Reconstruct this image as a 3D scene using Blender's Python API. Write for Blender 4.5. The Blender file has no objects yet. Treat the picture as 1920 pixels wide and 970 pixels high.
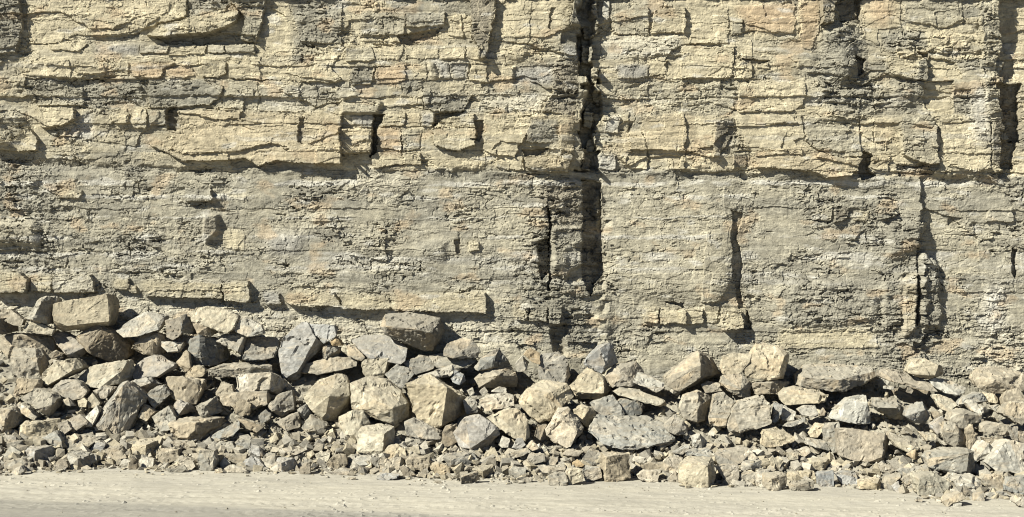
import bpy, bmesh, math, random
import numpy as np
from mathutils import Vector, Matrix

scene = bpy.context.scene
COL = scene.collection

# ---------------------------------------------------------------- camera, sky, sun, exposure
CAM_H, CAM_D, FPX = 3.6, 26.67, 2667.0      # metres, metres to the foot of the face, focal length in photo pixels
VX, VY = 960.0, 485.0
cam_data = bpy.data.cameras.new('camera')
cam = bpy.data.objects.new('camera', cam_data)
COL.objects.link(cam)
cam.location = (0.0, -CAM_D, CAM_H)
cam.rotation_euler = (math.radians(90), 0, 0)
cam_data.sensor_width = 36.0
cam_data.lens = 36.0 * FPX / 1920.0
cam_data.clip_end = 3000.0
scene.camera = cam

SUN_TRAVEL = Vector((0.63, 0.48, -0.61)).normalized()
sun_pos = -SUN_TRAVEL
SUN_EL = math.asin(sun_pos.z)
SUN_AZ = math.atan2(sun_pos.x, sun_pos.y)
world = bpy.data.worlds.new('World')
scene.world = world
world.use_nodes = True
wn = world.node_tree
wn.nodes.clear()
w_out = wn.nodes.new('ShaderNodeOutputWorld')
w_bg = wn.nodes.new('ShaderNodeBackground')
w_sky = wn.nodes.new('ShaderNodeTexSky')
w_sky.sky_type = 'NISHITA'
w_sky.sun_disc = False
w_sky.sun_elevation = SUN_EL
w_sky.sun_rotation = SUN_AZ
w_sky.air_density = 0.45
w_sky.altitude = 1500.0
w_sky.dust_density = 0.0
w_bg.inputs['Strength'].default_value = 0.05
wn.links.new(w_sky.outputs[0], w_bg.inputs[0])
wn.links.new(w_bg.outputs[0], w_out.inputs[0])

sun_data = bpy.data.lights.new('sun', 'SUN')
sun_data.energy = 5.0
sun_data.angle = math.radians(0.5)
sun_data.color = (1.0, 0.972, 0.86)
sun = bpy.data.objects.new('sun', sun_data)
COL.objects.link(sun)
sun.rotation_euler = SUN_TRAVEL.to_track_quat('-Z', 'Y').to_euler()

scene.render.engine = 'CYCLES'
scene.view_settings.view_transform = 'Standard'
scene.view_settings.look = 'None'
scene.view_settings.gamma = 1.0
scene.view_settings.use_curve_mapping = False
scene.view_settings.exposure = 1.36
scene.cycles.pixel_filter_type = 'BLACKMAN_HARRIS'
scene.cycles.filter_width = 1.1

# ---------------------------------------------------------------- noise in numpy
def _h(i, j, seed):
    i = np.asarray(i).astype(np.int64).astype(np.uint32); j = np.asarray(j).astype(np.int64).astype(np.uint32)
    n = i * np.uint32(374761393) + j * np.uint32(668265263) + np.uint32((seed * 2246822519 + 977) & 0xffffffff)
    n = (n ^ (n >> np.uint32(13))) * np.uint32(1274126177)
    n = (n ^ (n >> np.uint32(15))) * np.uint32(2246822519)
    n = n ^ (n >> np.uint32(16))
    return n.astype(np.float32) / np.float32(4294967296.0)

def perlin(x, y, seed=0):
    xi = np.floor(x); yi = np.floor(y)
    fx = (x - xi).astype(np.float32); fy = (y - yi).astype(np.float32)
    u = fx * fx * fx * (fx * (fx * 6 - 15) + 10); v = fy * fy * fy * (fy * (fy * 6 - 15) + 10)
    def g(a, b):
        t = _h(xi + a, yi + b, seed) * np.float32(6.2831853)
        return np.cos(t) * (fx - a) + np.sin(t) * (fy - b)
    n0 = g(0, 0) * (1 - u) + g(1, 0) * u
    n1 = g(0, 1) * (1 - u) + g(1, 1) * u
    return (n0 * (1 - v) + n1 * v) * np.float32(1.5)

def fbm(x, y, seed=0, oct=4, gain=0.5):
    s = 0; a = 1.0; t = 0
    for o in range(oct):
        s = s + a * perlin(x * 2 ** o, y * 2 ** o, seed + o * 31); t += a; a *= gain
    return s / t

def worley(x, y, seed=0, jit=0.9):
    xi = np.floor(x); yi = np.floor(y)
    f1 = np.full(x.shape, 9.0, np.float32); f2 = f1.copy()
    ID = np.zeros(x.shape, np.float32); DX = ID.copy(); DY = ID.copy()
    for a in (-1, 0, 1):
        for b in (-1, 0, 1):
            cx = xi + a; cy = yi + b
            px = cx + 0.5 + jit * (_h(cx, cy, seed) - 0.5); py = cy + 0.5 + jit * (_h(cx, cy, seed + 7) - 0.5)
            dx = (x - px).astype(np.float32); dy = (y - py).astype(np.float32)
            ax = np.abs(dx); ay = np.abs(dy)
            dist = np.maximum(ax, ay) + 0.45 * np.minimum(ax, ay)
            near = dist < f1
            f2 = np.where(near, f1, np.minimum(f2, dist))
            ID = np.where(near, _h(cx, cy, seed + 13), ID)
            DX = np.where(near, dx, DX); DY = np.where(near, dy, DY)
            f1 = np.where(near, dist, f1)
    return f1, f2, ID, DX, DY

def facets(x, y, sx, sy, seed, tilt=1.0, crack=0.15):
    """fractured rock: cells with their own level and their own slope; about -1..1"""
    f1, f2, ID, DX, DY = worley(x / sx, y / sy, seed)
    a = (np.modf(ID * 57.31)[0] - 0.5) * 2; b = (np.modf(ID * 91.7)[0] - 0.5) * 2
    e = np.clip((f2 - f1) * 4.0, 0, 1)
    return (ID - 0.5) * 1.3 + tilt * (a * DX + b * DY) - (1 - e) * crack, ID

def bricks(x, y, rows, width, seed, jog=0.35):
    """irregular courses; returns row, column, random per piece, distance to a joint in px"""
    r = np.searchsorted(rows, y) - 1
    r = np.clip(r, 0, len(rows) - 2)
    h = np.asarray(rows); lo = h[r]; hi = h[r + 1]
    w = width * (0.65 + 0.8 * _h(r, r * 0 + 3, seed))
    xs = x / w + 31.7 * _h(r, r * 0, seed + 1)
    xs = xs + jog * perlin(xs * 0.9, r * 3.37 + 0.5, seed + 2)
    c = np.floor(xs)
    fx = np.minimum(xs - c, 1 - (xs - c)) * w
    fy = np.minimum(y - lo, hi - y)
    return r, c, _h(r, c, seed + 5), np.minimum(fx, fy)

ALB = 0.65

# ---------------------------------------------------------------- materials
def new_mat(name):
    m = bpy.data.materials.new(name); m.use_nodes = True
    nt = m.node_tree
    return m, nt, nt.nodes, nt.links, nt.nodes['Principled BSDF']

def noise_node(nd, lk, coord, scale, detail=6.0, rough=0.6, stretch=None):
    n = nd.new('ShaderNodeTexNoise')
    n.inputs['Scale'].default_value = scale; n.inputs['Detail'].default_value = detail; n.inputs['Roughness'].default_value = rough
    if stretch:
        mp = nd.new('ShaderNodeMapping'); mp.inputs['Scale'].default_value = stretch
        lk.new(coord, mp.inputs[0]); lk.new(mp.outputs[0], n.inputs['Vector'])
    else:
        lk.new(coord, n.inputs['Vector'])
    return n.outputs['Fac']

def ramp(nd, lk, fac, stops):
    r = nd.new('ShaderNodeValToRGB')
    while len(r.color_ramp.elements) < len(stops): r.color_ramp.elements.new(0.5)
    for e, (p, c) in zip(r.color_ramp.elements, stops):
        e.position = p; e.color = (c, c, c, 1) if isinstance(c, (int, float)) else (*c, 1)
    lk.new(fac, r.inputs[0]); return r.outputs[0]

def mix(nd, lk, mode, fac, a, b):
    m = nd.new('ShaderNodeMix'); m.data_type = 'RGBA'; m.blend_type = mode
    for s, v in ((0, fac), (6, a), (7, b)):
        if isinstance(v, (int, float)): m.inputs[s].default_value = v
        elif isinstance(v, tuple): m.inputs[s].default_value = (*v, 1)
        else: lk.new(v, m.inputs[s])
    return m.outputs[2]

def bump(nd, lk, h, strength, dist, prev=None):
    b = nd.new('ShaderNodeBump'); b.inputs['Strength'].default_value = strength; b.inputs['Distance'].default_value = dist
    lk.new(h, b.inputs['Height'])
    if prev: lk.new(prev, b.inputs['Normal'])
    return b.outputs[0]

def mat_cliff():
    m, nt, nd, lk, bs = new_mat('bedded_rock')
    at = nd.new('ShaderNodeAttribute'); at.attribute_name = 'tint'
    tc = nd.new('ShaderNodeTexCoord').outputs['Object']
    n1 = noise_node(nd, lk, tc, 9.0, 8, 0.65)
    n2 = noise_node(nd, lk, tc, 45.0, 4, 0.7)
    n3 = noise_node(nd, lk, tc, 3.0, 6, 0.7, (1, 1, 9))
    c = mix(nd, lk, 'MULTIPLY', 1.0, at.outputs['Color'], ramp(nd, lk, n1, [(0.3, 0.72), (0.7, 1.22)]))
    c = mix(nd, lk, 'MULTIPLY', 0.8, c, ramp(nd, lk, n2, [(0.3, 0.74), (0.7, 1.2)]))
    c = mix(nd, lk, 'MULTIPLY', 0.6, c, ramp(nd, lk, n3, [(0.35, (0.8, 0.78, 0.76)), (0.65, (1.15, 1.13, 1.1))]))
    lk.new(c, bs.inputs['Base Color'])
    bs.inputs['Roughness'].default_value = 0.95
    bs.inputs['Specular IOR Level'].default_value = 0.15
    b = bump(nd, lk, n2, 0.5, 0.012)
    b = bump(nd, lk, noise_node(nd, lk, tc, 14.0, 6, 0.7), 0.45, 0.03, b)
    lk.new(b, bs.inputs['Normal'])
    return m

def mat_rock():
    m, nt, nd, lk, bs = new_mat('broken_rock')
    oi = nd.new('ShaderNodeObjectInfo')
    tcn = nd.new('ShaderNodeTexCoord')
    va = nd.new('ShaderNodeVectorMath'); va.operation = 'ADD'
    sc = nd.new('ShaderNodeVectorMath'); sc.operation = 'SCALE'; sc.inputs[0].default_value = (37, 91, 53)
    lk.new(oi.outputs['Random'], sc.inputs['Scale'])
    lk.new(tcn.outputs['Object'], va.inputs[0]); lk.new(sc.outputs[0], va.inputs[1])
    tc = va.outputs[0]
    n0 = noise_node(nd, lk, tc, 2.6, 5, 0.6)
    n1 = noise_node(nd, lk, tc, 10.0, 7, 0.68)
    n2 = noise_node(nd, lk, tc, 60.0, 4, 0.7)
    n4 = noise_node(nd, lk, tc, 3.3, 4, 0.6, (1, 1, 5))
    stain = ramp(nd, lk, n4, [(0.52, 0.0), (0.68, 1.0)])
    fa = nd.new('ShaderNodeAttribute'); fa.attribute_name = 'face_tone'
    fw = nd.new('ShaderNodeAttribute'); fw.attribute_name = 'face_warm'
    cc = mix(nd, lk, 'MULTIPLY', 1.0, oi.outputs['Color'], fa.outputs['Color'])
    wm = nd.new('ShaderNodeMath'); wm.operation = 'MULTIPLY'; lk.new(fw.outputs['Fac'], wm.inputs[0])
    lk.new(ramp(nd, lk, n0, [(0.42, 0.1), (0.6, 0.75)]), wm.inputs[1])
    cc = mix(nd, lk, 'MIX', 0.0, cc, (0.30, 0.235, 0.15)); lk.new(wm.outputs[0], cc.node.inputs[0])
    c = mix(nd, lk, 'MIX', 0.0, cc, (0.26, 0.21, 0.14))
    mx = nd.new('ShaderNodeMath'); mx.operation = 'MULTIPLY'; mx.inputs[1].default_value = 0.38
    lk.new(stain, mx.inputs[0]); lk.new(mx.outputs[0], c.node.inputs[0])
    c = mix(nd, lk, 'MULTIPLY', 0.9, c, ramp(nd, lk, n0, [(0.32, 0.75), (0.68, 1.18)]))
    c = mix(nd, lk, 'MULTIPLY', 0.9, c, ramp(nd, lk, n1, [(0.34, 0.6), (0.68, 1.3)]))
    c = mix(nd, lk, 'MULTIPLY', 0.8, c, ramp(nd, lk, n2, [(0.3, 0.76), (0.7, 1.2)]))
    # settled quarry dust on top faces
    ge = nd.new('ShaderNodeNewGeometry'); sp = nd.new('ShaderNodeSeparateXYZ'); lk.new(ge.outputs['Normal'], sp.inputs[0])
    d = ramp(nd, lk, sp.outputs[2], [(0.62, 0.0), (0.92, 0.55)])
    c2 = mix(nd, lk, 'MIX', 0.0, c, (0.235, 0.215, 0.172)); lk.new(d, c2.node.inputs[0])
    lk.new(c2, bs.inputs['Base Color'])
    bs.inputs['Roughness'].default_value = 0.93
    bs.inputs['Specular IOR Level'].default_value = 0.18
    b = bump(nd, lk, n2, 0.4, 0.01)
    b = bump(nd, lk, n1, 0.3, 0.025, b)
    lk.new(b, bs.inputs['Normal'])
    return m

def mat_ground():
    m, nt, nd, lk, bs = new_mat('dusty_ground')
    at = nd.new('ShaderNodeAttribute'); at.attribute_name = 'tint'
    tc = nd.new('ShaderNodeTexCoord').outputs['Object']
    n0 = noise_node(nd, lk, tc, 0.9, 6, 0.62, (0.5, 2.0, 1))
    n1 = noise_node(nd, lk, tc, 7.0, 8, 0.7, (0.5, 1.3, 1))
    n2 = noise_node(nd, lk, tc, 60.0, 4, 0.75)
    c = mix(nd, lk, 'MULTIPLY', 1.0, at.outputs['Color'], ramp(nd, lk, n0, [(0.35, (0.92, 0.92, 0.93)), (0.65, (1.06, 1.055, 1.04))]))
    c = mix(nd, lk, 'MULTIPLY', 0.9, c, ramp(nd, lk, n1, [(0.3, 0.84), (0.7, 1.13)]))
    c = mix(nd, lk, 'MULTIPLY', 0.7, c, ramp(nd, lk, n2, [(0.3, 0.8), (0.7, 1.14)]))
    lk.new(c, bs.inputs['Base Color'])
    bs.inputs['Roughness'].default_value = 0.97
    bs.inputs['Specular IOR Level'].default_value = 0.1
    b = bump(nd, lk, n2, 0.35, 0.008)
    b = bump(nd, lk, n1, 0.22, 0.02, b)
    lk.new(b, bs.inputs['Normal'])
    return m

M_CLIFF, M_ROCK, M_GROUND = mat_cliff(), mat_rock(), mat_ground()

TONE = dict(cream=(.49, .437, .31), pale=(.465, .435, .348), tan=(.43, .372, .258), orange=(.455, .355, .235), grey=(.272, .258, .21),
            blue=(.345, .336, .305), brown=(.24, .216, .168), white=(.52, .505, .45), dust=(.378, .35, .268))  # brown puts the shade of recesses and right-turned sides into the colour
TONE = {k: tuple(ALB * c for c in v) for k, v in TONE.items()}

# ---------------------------------------------------------------- helpers for meshes
def mesh_from(name, verts, faces4=None, tint=None, mat=None, tris=None):
    me = bpy.data.meshes.new(name)
    f = faces4 if faces4 is not None else tris
    k = f.shape[1]
    me.vertices.add(len(verts)); me.vertices.foreach_set('co', np.ascontiguousarray(verts, np.float32).ravel())
    me.loops.add(f.size); me.loops.foreach_set('vertex_index', np.ascontiguousarray(f, np.int32).ravel())
    me.polygons.add(len(f)); me.polygons.foreach_set('loop_start', np.arange(0, f.size, k, dtype=np.int32))
    me.polygons.foreach_set('use_smooth', np.zeros(len(f), bool))
    me.update(calc_edges=True)
    if tint is not None:
        a = me.attributes.new('tint', 'FLOAT_COLOR', 'POINT')
        c = np.ones((len(verts), 4), np.float32); c[:, :3] = tint
        a.data.foreach_set('color', c.ravel())
    if mat: me.materials.append(mat)
    return me

def link(name, me, parent=None, loc=(0, 0, 0)):
    o = bpy.data.objects.new(name, me); COL.objects.link(o); o.location = loc
    if parent: o.parent = parent
    return o

def axis(core0, core1, step, lo, hi, grow=1.25, mx=60.0):
    a = list(np.arange(core0, core1 + step * 0.5, step))
    s = step; p = a[-1]; up = []
    while p < hi: s = min(s * grow, mx); p += s; up.append(p)
    s = step; p = a[0]; dn = []
    while p > lo: s = min(s * grow, mx); p -= s; dn.append(p)
    return np.array(dn[::-1] + a + up)

def in_poly(px, py, poly):
    r = np.zeros(px.shape, bool); n = len(poly)
    for k in range(n):
        x0, y0 = poly[k]; x1, y1 = poly[(k + 1) % n]
        if y0 == y1: continue
        c = (y0 > py) != (y1 > py)
        r ^= c & (px < (x1 - x0) * (py - y0) / (y1 - y0) + x0)
    return r

def blur(a, r):
    for ax in (0, 1):
        for _ in range(2):
            k = 2 * r + 1
            p = np.pad(a, [(r + 1, r) if i == ax else (0, 0) for i in (0, 1)], mode='edge')
            c = np.cumsum(p, axis=ax, dtype=np.float64)
            a = ((np.take(c, range(k, c.shape[ax]), ax) - np.take(c, range(0, c.shape[ax] - k), ax)) / k).astype(np.float32)
    return a

# ---------------------------------------------------------------- the rock face (1 unit of the plan = 1 cm on the face)
PAN = {1: (0, 0), 2: (640, 0), 3: (1280, 0), 4: (0, 300), 5: (640, 300), 6: (1280, 300)}
PS = 2.853
# panel, outline, how far it stands out (cm), tone, roughness, (slope across, slope down), softness of the edge
FEAT = [
 # ---- upper left
 (1, [(-60,-40),(100,-40),(130,150),(95,290),(-60,300)], 13, 'grey', 1.0, (-.05,0), 0),
 (1, [(140,10),(900,10),(900,60),(770,150),(640,180),(400,190),(300,240),(150,240)], 4, 'cream', .4, (0,0), 0),
 (1, [(480,-20),(1000,-20),(990,90),(840,120),(720,180),(590,190),(480,190)], 8, 'cream', .45, (.02,0), 0),
 (1, [(1000,-30),(1280,-30),(1200,60),(1010,100)], 2, 'grey', .8, (0,0), 0),
 (1, [(790,195),(860,130),(1000,105),(1150,60),(1280,60),(1270,110),(1220,160),(1100,180),(950,190),(850,198)], 18, 'cream', .5, (0,.05), 0),
 (1, [(830,197),(1250,185),(1370,210),(1370,245),(900,235)], -9, 'grey', .7, (0,0), 0),
 (1, [(265,235),(460,235),(430,275),(270,270)], 6, 'cream', .3, (0,0), 0),
 (1, [(745,240),(900,240),(895,280),(750,280)], 9, 'pale', .3, (0,0), 0),
 (1, [(905,250),(1100,245),(1100,295),(905,300)], 6, 'cream', .3, (0,0), 0),
 (1, [(1105,245),(1200,245),(1200,285),(1115,285)], 10, 'pale', .25, (0,0), 0),
 (1, [(1205,245),(1365,250),(1365,292),(1205,290)], 9, 'dust', .25, (0,0), 0),
 (1, [(510,235),(740,235),(740,290),(500,290)], 1, 'blue', .4, (0,0), 0),
 (1, [(100,340),(380,325),(380,420),(120,405)], 4, 'cream', .4, (0,0), 0),
 (1, [(410,330),(690,330),(690,400),(410,400)], 4, 'cream', .4, (0,0), 0),
 (1, [(700,335),(940,340),(870,370),(860,420),(810,420),(720,405)], 9, 'orange', .35, (0,0), 0),
 (1, [(880,370),(1010,345),(1060,410),(900,420)], 4, 'orange', .3, (0,0), 0),
 (1, [(1070,325),(1210,330),(1215,400),(1170,425),(1090,420)], 10, 'cream', .3, (0,0), 0),
 (1, [(1220,330),(1750,345),(1830,420),(1760,440),(1400,430),(1230,425)], 9, 'cream', .3, (0,0), 0),
 (1, [(130,420),(790,420),(790,570),(460,570),(130,480)], -5, 'grey', 1.0, (0,0), 0),
 (1, [(135,490),(440,490),(450,565),(200,570)], 9, 'dust', .6, (0,0), 0),
 (1, [(795,440),(1090,430),(1195,470),(1190,510),(1130,565),(800,580)], 11, 'grey', .6, (0,0), 0),
 (1, [(1090,430),(1380,440),(1380,590),(1140,570),(1200,510)], 2, 'dust', .5, (0,0), 0),
 (1, [(1385,460),(1700,460),(1680,590),(1390,590)], 3, 'pale', .5, (0,0), 0),
 (1, [(215,578),(410,585),(415,640),(340,680),(220,690)], 14, 'cream', .35, (0,0), 0),
 (1, [(420,640),(500,600),(495,760),(350,740)], -2, 'white', .6, (0,0), 0),
 (1, [(-80,575),(90,590),(160,640),(150,720),(90,770),(-80,770)], 15, 'dust', .8, (-.1,0), 5),
 (1, [(90,760),(160,690),(215,760),(210,812),(110,812),(-60,800),(-60,760)], 13, 'cream', .5, (0,0), 0),
 (1, [(610,650),(690,610),(690,660),(640,670)], 8, 'cream', .3, (0,0), 0),
 (1, [(700,590),(790,580),(785,690),(710,680)], 8, 'cream', .4, (0,0), 0),
 (1, [(795,590),(890,590),(890,670),(800,670)], 8, 'dust', .4, (0,0), 0),
 (1, [(890,580),(950,570),(945,700),(890,690)], -14, 'brown', .5, (0,0), 0),
 (1, [(955,600),(1130,590),(1390,600),(1600,610),(1830,620),(1830,890),(1560,870),(1470,860),(1390,890),(1330,850),(1000,860),(800,770),(870,720),(945,700)], 15, 'tan', .35, (.025,.02), 0),
 (1, [(1610,630),(1640,630),(1630,770),(1600,760)], -6, 'brown', .4, (0,0), 0),
 (1, [(1200,-30),(1420,-30),(1410,110),(1370,245),(1290,220),(1310,100)], 15, 'dust', .7, (-.12,0), 0),
 (1, [(1425,10),(1560,10),(1560,330),(1370,330),(1380,250),(1415,180)], 0, 'cream', .3, (0,0), 0),
 (1, [(1560,60),(1830,20),(1830,240),(1600,230)], 6, 'grey', 1.0, (0,0), 0),
 # ---- upper middle
 (2, [(100,70),(340,70),(340,190),(110,190)], 6, 'dust', .6, (0,0), 0),
 (2, [(340,70),(560,60),(550,140),(420,150),(350,150)], 12, 'grey', .6, (0,0), 0),
 (2, [(300,190),(540,150),(520,180),(400,240),(320,240)], -9, 'brown', .8, (0,0), 0),
 (2, [(570,120),(640,80),(660,200),(570,190)], 4, 'cream', .4, (0,0), 0),
 (2, [(690,-30),(820,-30),(825,60),(800,180),(770,330),(740,330),(700,180)], 17, 'brown', .6, (-.12,0), 0),
 (2, [(825,-30),(1230,-30),(1225,150),(1110,200),(830,210),(785,330),(800,190)], 2, 'cream', .35, (.04,0), 0),
 (2, [(1115,45),(1140,45),(1120,170),(1110,150)], -5, 'brown', .4, (0,0), 0),
 (2, [(1230,-30),(1370,-30),(1375,170),(1340,200),(1300,200),(1290,150),(1230,150)], 19, 'grey', .7, (-.25,0), 0),
 (2, [(1180,170),(1290,155),(1290,250),(1170,240)], -8, 'grey', .6, (0,0), 0),
 (2, [(25,260),(160,250),(190,320),(160,330),(30,330)], 8, 'dust', .4, (-.06,0), 0),
 (2, [(210,260),(330,255),(320,320),(215,320)], 4, 'cream', .4, (0,0), 0),
 (2, [(345,260),(520,265),(520,320),(350,320)], 3, 'cream', .5, (0,0), 0),
 (2, [(530,260),(660,255),(660,330),(540,320)], 6, 'cream', .4, (0,0), 0),
 (2, [(665,255),(755,255),(740,330),(670,320)], 4, 'cream', .4, (0,0), 0),
 (2, [(860,270),(980,245),(1000,300),(960,330),(860,320)], 9, 'cream', .4, (0,0), 2),
 (2, [(1180,250),(1240,250),(1280,260),(1280,330),(1190,320)], 7, 'blue', .4, (0,0), 0),
 (2, [(50,385),(95,340),(185,345),(180,410),(150,450),(60,455)], 9, 'grey', .8, (-.1,0), 0),
 (2, [(190,360),(340,350),(345,430),(310,450),(190,445)], 6, 'orange', .4, (0,0), 0),
 (2, [(380,350),(460,350),(455,430),(390,430)], 3, 'cream', .3, (0,0), 0),
 (2, [(470,345),(510,345),(510,425),(475,415)], 9, 'grey', .4, (-.1,0), 1),
 (2, [(515,345),(580,345),(580,430),(520,430)], 5, 'blue', .35, (0,0), 0),
 (2, [(585,340),(680,345),(680,440),(590,430)], 4, 'blue', .35, (0,0), 0),
 (2, [(690,345),(780,350),(780,450),(690,440)], 7, 'cream', .4, (0,0), 0),
 (2, [(860,380),(925,370),(920,455),(865,455)], 3, 'cream', .3, (0,0), 0),
 (2, [(930,370),(1135,345),(1140,450),(930,455)], -2, 'blue', .5, (0,0), 0),
 (2, [(0,500),(160,510),(220,540),(200,610),(0,610)], 13, 'dust', .5, (-.05,0), 1),
 (2, [(320,510),(440,515),(430,580),(320,570)], 3, 'cream', .4, (0,0), 0),
 (2, [(440,490),(700,520),(660,600),(500,600),(440,580)], 10, 'grey', .7, (0,0), 0),
 (2, [(730,510),(1100,520),(1060,600),(740,580)], 2, 'pale', .5, (0,0), 0),
 (2, [(60,620),(185,620),(185,680),(70,680)], 3, 'blue', .4, (0,0), 0),
 (2, [(175,610),(230,610),(195,700),(185,820),(160,850),(170,690)], -26, 'brown', .5, (0,0), 0),
 (2, [(0,690),(165,690),(165,820),(0,825)], 18, 'tan', .4, (0,0), 0),
 (2, [(235,600),(350,600),(345,680),(225,680)], 9, 'cream', .4, (0,0), 0),
 (2, [(350,610),(420,610),(420,680),(355,680)], 3, 'tan', .4, (0,0), 0),
 (2, [(425,610),(495,610),(490,680),(430,680)], 11, 'blue', .35, (-.05,0), 0),
 (2, [(500,610),(660,600),(640,620),(540,640),(500,690)], -14, 'brown', .5, (0,0), 0),
 (2, [(190,690),(320,690),(320,815),(200,790)], 9, 'orange', .35, (.05,0), 0),
 (2, [(320,690),(430,700),(420,790),(330,815)], 6, 'dust', .5, (-.12,0), 0),
 (2, [(490,690),(715,690),(715,780),(640,810),(500,790)], 14, 'cream', .3, (0,0), 0),
 (2, [(510,670),(560,630),(710,620),(715,685),(500,690)], 10, 'cream', .3, (0,0), 0),
 (2, [(715,650),(765,650),(740,760),(690,750),(720,745)], -11, 'brown', .4, (0,0), 0),
 (2, [(770,650),(1020,640),(1000,710),(940,790),(930,840),(820,830),(760,800)], 12, 'cream', .3, (.02,0), 0),
 (2, [(1020,640),(1170,640),(1160,760),(1080,770),(990,760),(1000,710)], 10, 'grey', .5, (-.28,0), 0),  # right-turned face of the block before, its shade put into the grey tone
 (2, [(960,800),(1110,795),(1050,830),(980,835)], -11, 'brown', .4, (0,0), 0),
 (2, [(170,820),(430,820),(430,890),(300,885),(170,905)], 11, 'cream', .4, (0,0), 0),
 (2, [(820,830),(970,840),(980,910),(830,900)], 6, 'cream', .4, (0,0), 0),
 (2, [(980,845),(1170,840),(1230,830),(1215,930),(1080,920),(990,900)], 15, 'tan', .4, (0,0), 0),
 (2, [(1170,640),(1240,640),(1240,830),(1170,830)], 6, 'tan', .5, (-.2,0), 0),
 (2, [(1140,340),(1280,340),(1250,620),(1070,600),(1130,500)], 3, 'brown', 1.3, (-.2,0), 0),
 (2, [(1285,240),(1350,238),(1342,330),(1290,322)], 17, 'grey', 1.0, (-.1,0), 0),
 (2, [(1330,356),(1378,370),(1365,442),(1335,430)], 22, 'dust', .9, (.1,0), 0),
 (2, [(1275,395),(1328,418),(1320,520),(1278,505)], 15, 'grey', 1.1, (-.1,0), 1),
 (2, [(1300,560),(1352,588),(1340,682),(1295,660)], 18, 'grey', .9, (-.1,0), 0),
 (2, [(1315,740),(1362,722),(1352,800),(1310,812)], 15, 'dust', .9, (0,0), 0),
 (2, [(1285,820),(1342,842),(1330,912),(1288,900)], 17, 'brown', 1.0, (-.1,0), 0),
 (2, [(1355,440),(1385,470),(1378,560),(1352,520)], 14, 'grey', 1.0, (0,0), 0),
 # ---- right of the cleft
 (2, [(1400,0),(1440,0),(1430,110),(1405,110)], 8, 'white', .4, (0,0), 0),
 (2, [(1450,20),(1640,30),(1650,190),(1450,180)], 8, 'dust', .5, (0,0), 0),
 (2, [(1680,50),(1840,40),(1840,180),(1660,180)], 12, 'cream', .35, (0,0), 0),
 (2, [(1390,190),(1826,190),(1826,300),(1390,310)], 3, 'pale', .6, (0,0), 0),
 (2, [(1650,320),(1826,320),(1826,420),(1650,410)], 4, 'cream', .5, (0,0), 0),
 (2, [(1470,340),(1650,340),(1640,410),(1480,410)], 6, 'blue', .5, (0,0), 0),
 (2, [(1380,430),(1826,430),(1826,600),(1400,610)], -1, 'dust', .6, (0,0), 0),
 (2, [(1420,620),(1490,615),(1480,700),(1420,690)], 6, 'white', .4, (0,0), 0),
 (2, [(1610,615),(1840,605),(1840,830),(1650,830),(1620,730)], 8, 'tan', .3, (0,0), 0),
 (2, [(1460,690),(1610,690),(1640,830),(1550,880),(1460,820)], 6, 'tan', .35, (0,0), 0),
 (2, [(1360,820),(1470,830),(1470,900),(1360,895)], 9, 'white', .5, (0,0), 0),
 (2, [(1480,830),(1640,830),(1640,900),(1550,890)], 8, 'cream', .4, (0,0), 0),
 (2, [(1660,840),(1760,860),(1755,910),(1660,890)], 2, 'dust', .4, (0,0), 0),
 (2, [(1760,850),(1840,850),(1840,910),(1765,910)], 9, 'tan', .4, (0,0), 0),
 # ---- upper right
 (3, [(0,40),(250,30),(250,230),(0,240)], 3, 'cream', .4, (0,0), 0),
 (3, [(280,20),(600,10),(600,170),(350,160)], 3, 'orange', .3, (0,0), 0),
 (3, [(630,0),(740,0),(730,160),(690,260),(640,250)], 4, 'orange', .35, (0,0), 0),
 (3, [(260,100),(320,100),(320,180),(265,180)], 7, 'dust', .4, (0,0), 0),
 (3, [(0,250),(275,250),(275,400),(240,420),(0,420)], 11, 'cream', .4, (0,0), 0),
 (3, [(280,320),(370,320),(370,420),(275,420)], 6, 'cream', .4, (0,0), 0),
 (3, [(300,315),(470,320),(440,340),(370,345)], -9, 'brown', .4, (0,0), 0),
 (3, [(395,335),(465,335),(460,370),(400,365)], 5, 'cream', .3, (0,0), 0),
 (3, [(0,440),(290,440),(295,600),(200,610),(0,600)], 0, 'dust', .7, (0,0), 0),
 (3, [(305,445),(660,440),(650,560),(580,600),(300,600)], 6, 'cream', .4, (0,0), 0),
 (3, [(0,610),(70,615),(100,830),(0,790)], 7, 'tan', .35, (0,0), 0),
 (3, [(70,615),(170,650),(160,840),(100,835)], 10, 'cream', .3, (.06,0), 0),
 (3, [(170,650),(285,630),(285,700),(190,840),(160,840)], 12, 'brown', .4, (-.3,0), 0),
 (3, [(290,620),(640,620),(650,740),(600,760),(640,830),(380,840),(300,730)], 5, 'cream', .25, (0,0), 0),
 (3, [(-10,830),(100,800),(270,830),(275,920),(-10,920)], 10, 'cream', .4, (0,0), 0),
 (3, [(270,830),(340,830),(340,900),(270,910)], 9, 'brown', .4, (-.3,0), 0),
 (3, [(380,840),(640,780),(760,830),(960,850),(950,900),(890,945),(760,950),(680,920),(400,900)], 13, 'tan', .4, (.02,.03), 0),
 (3, [(740,130),(900,100),(970,150),(990,300),(970,400),(1060,450),(1060,600),(950,640),(800,640),(720,450),(740,300)], 4, 'grey', 1.7, (0,0), 2),
 (3, [(660,630),(950,640),(960,840),(770,830),(660,760)], 8, 'dust', .6, (-.02,0), 0),
 (3, [(740,200),(800,140),(880,150),(930,250),(850,290),(790,300)], 18, 'grey', 1.0, (0,0), 6),
 (3, [(800,300),(860,270),(930,300),(920,400),(820,430)], 18, 'grey', 1.0, (0,0), 5),
 (3, [(920,290),(985,310),(970,380),(940,405)], -17, 'brown', .5, (0,0), 0),
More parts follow.
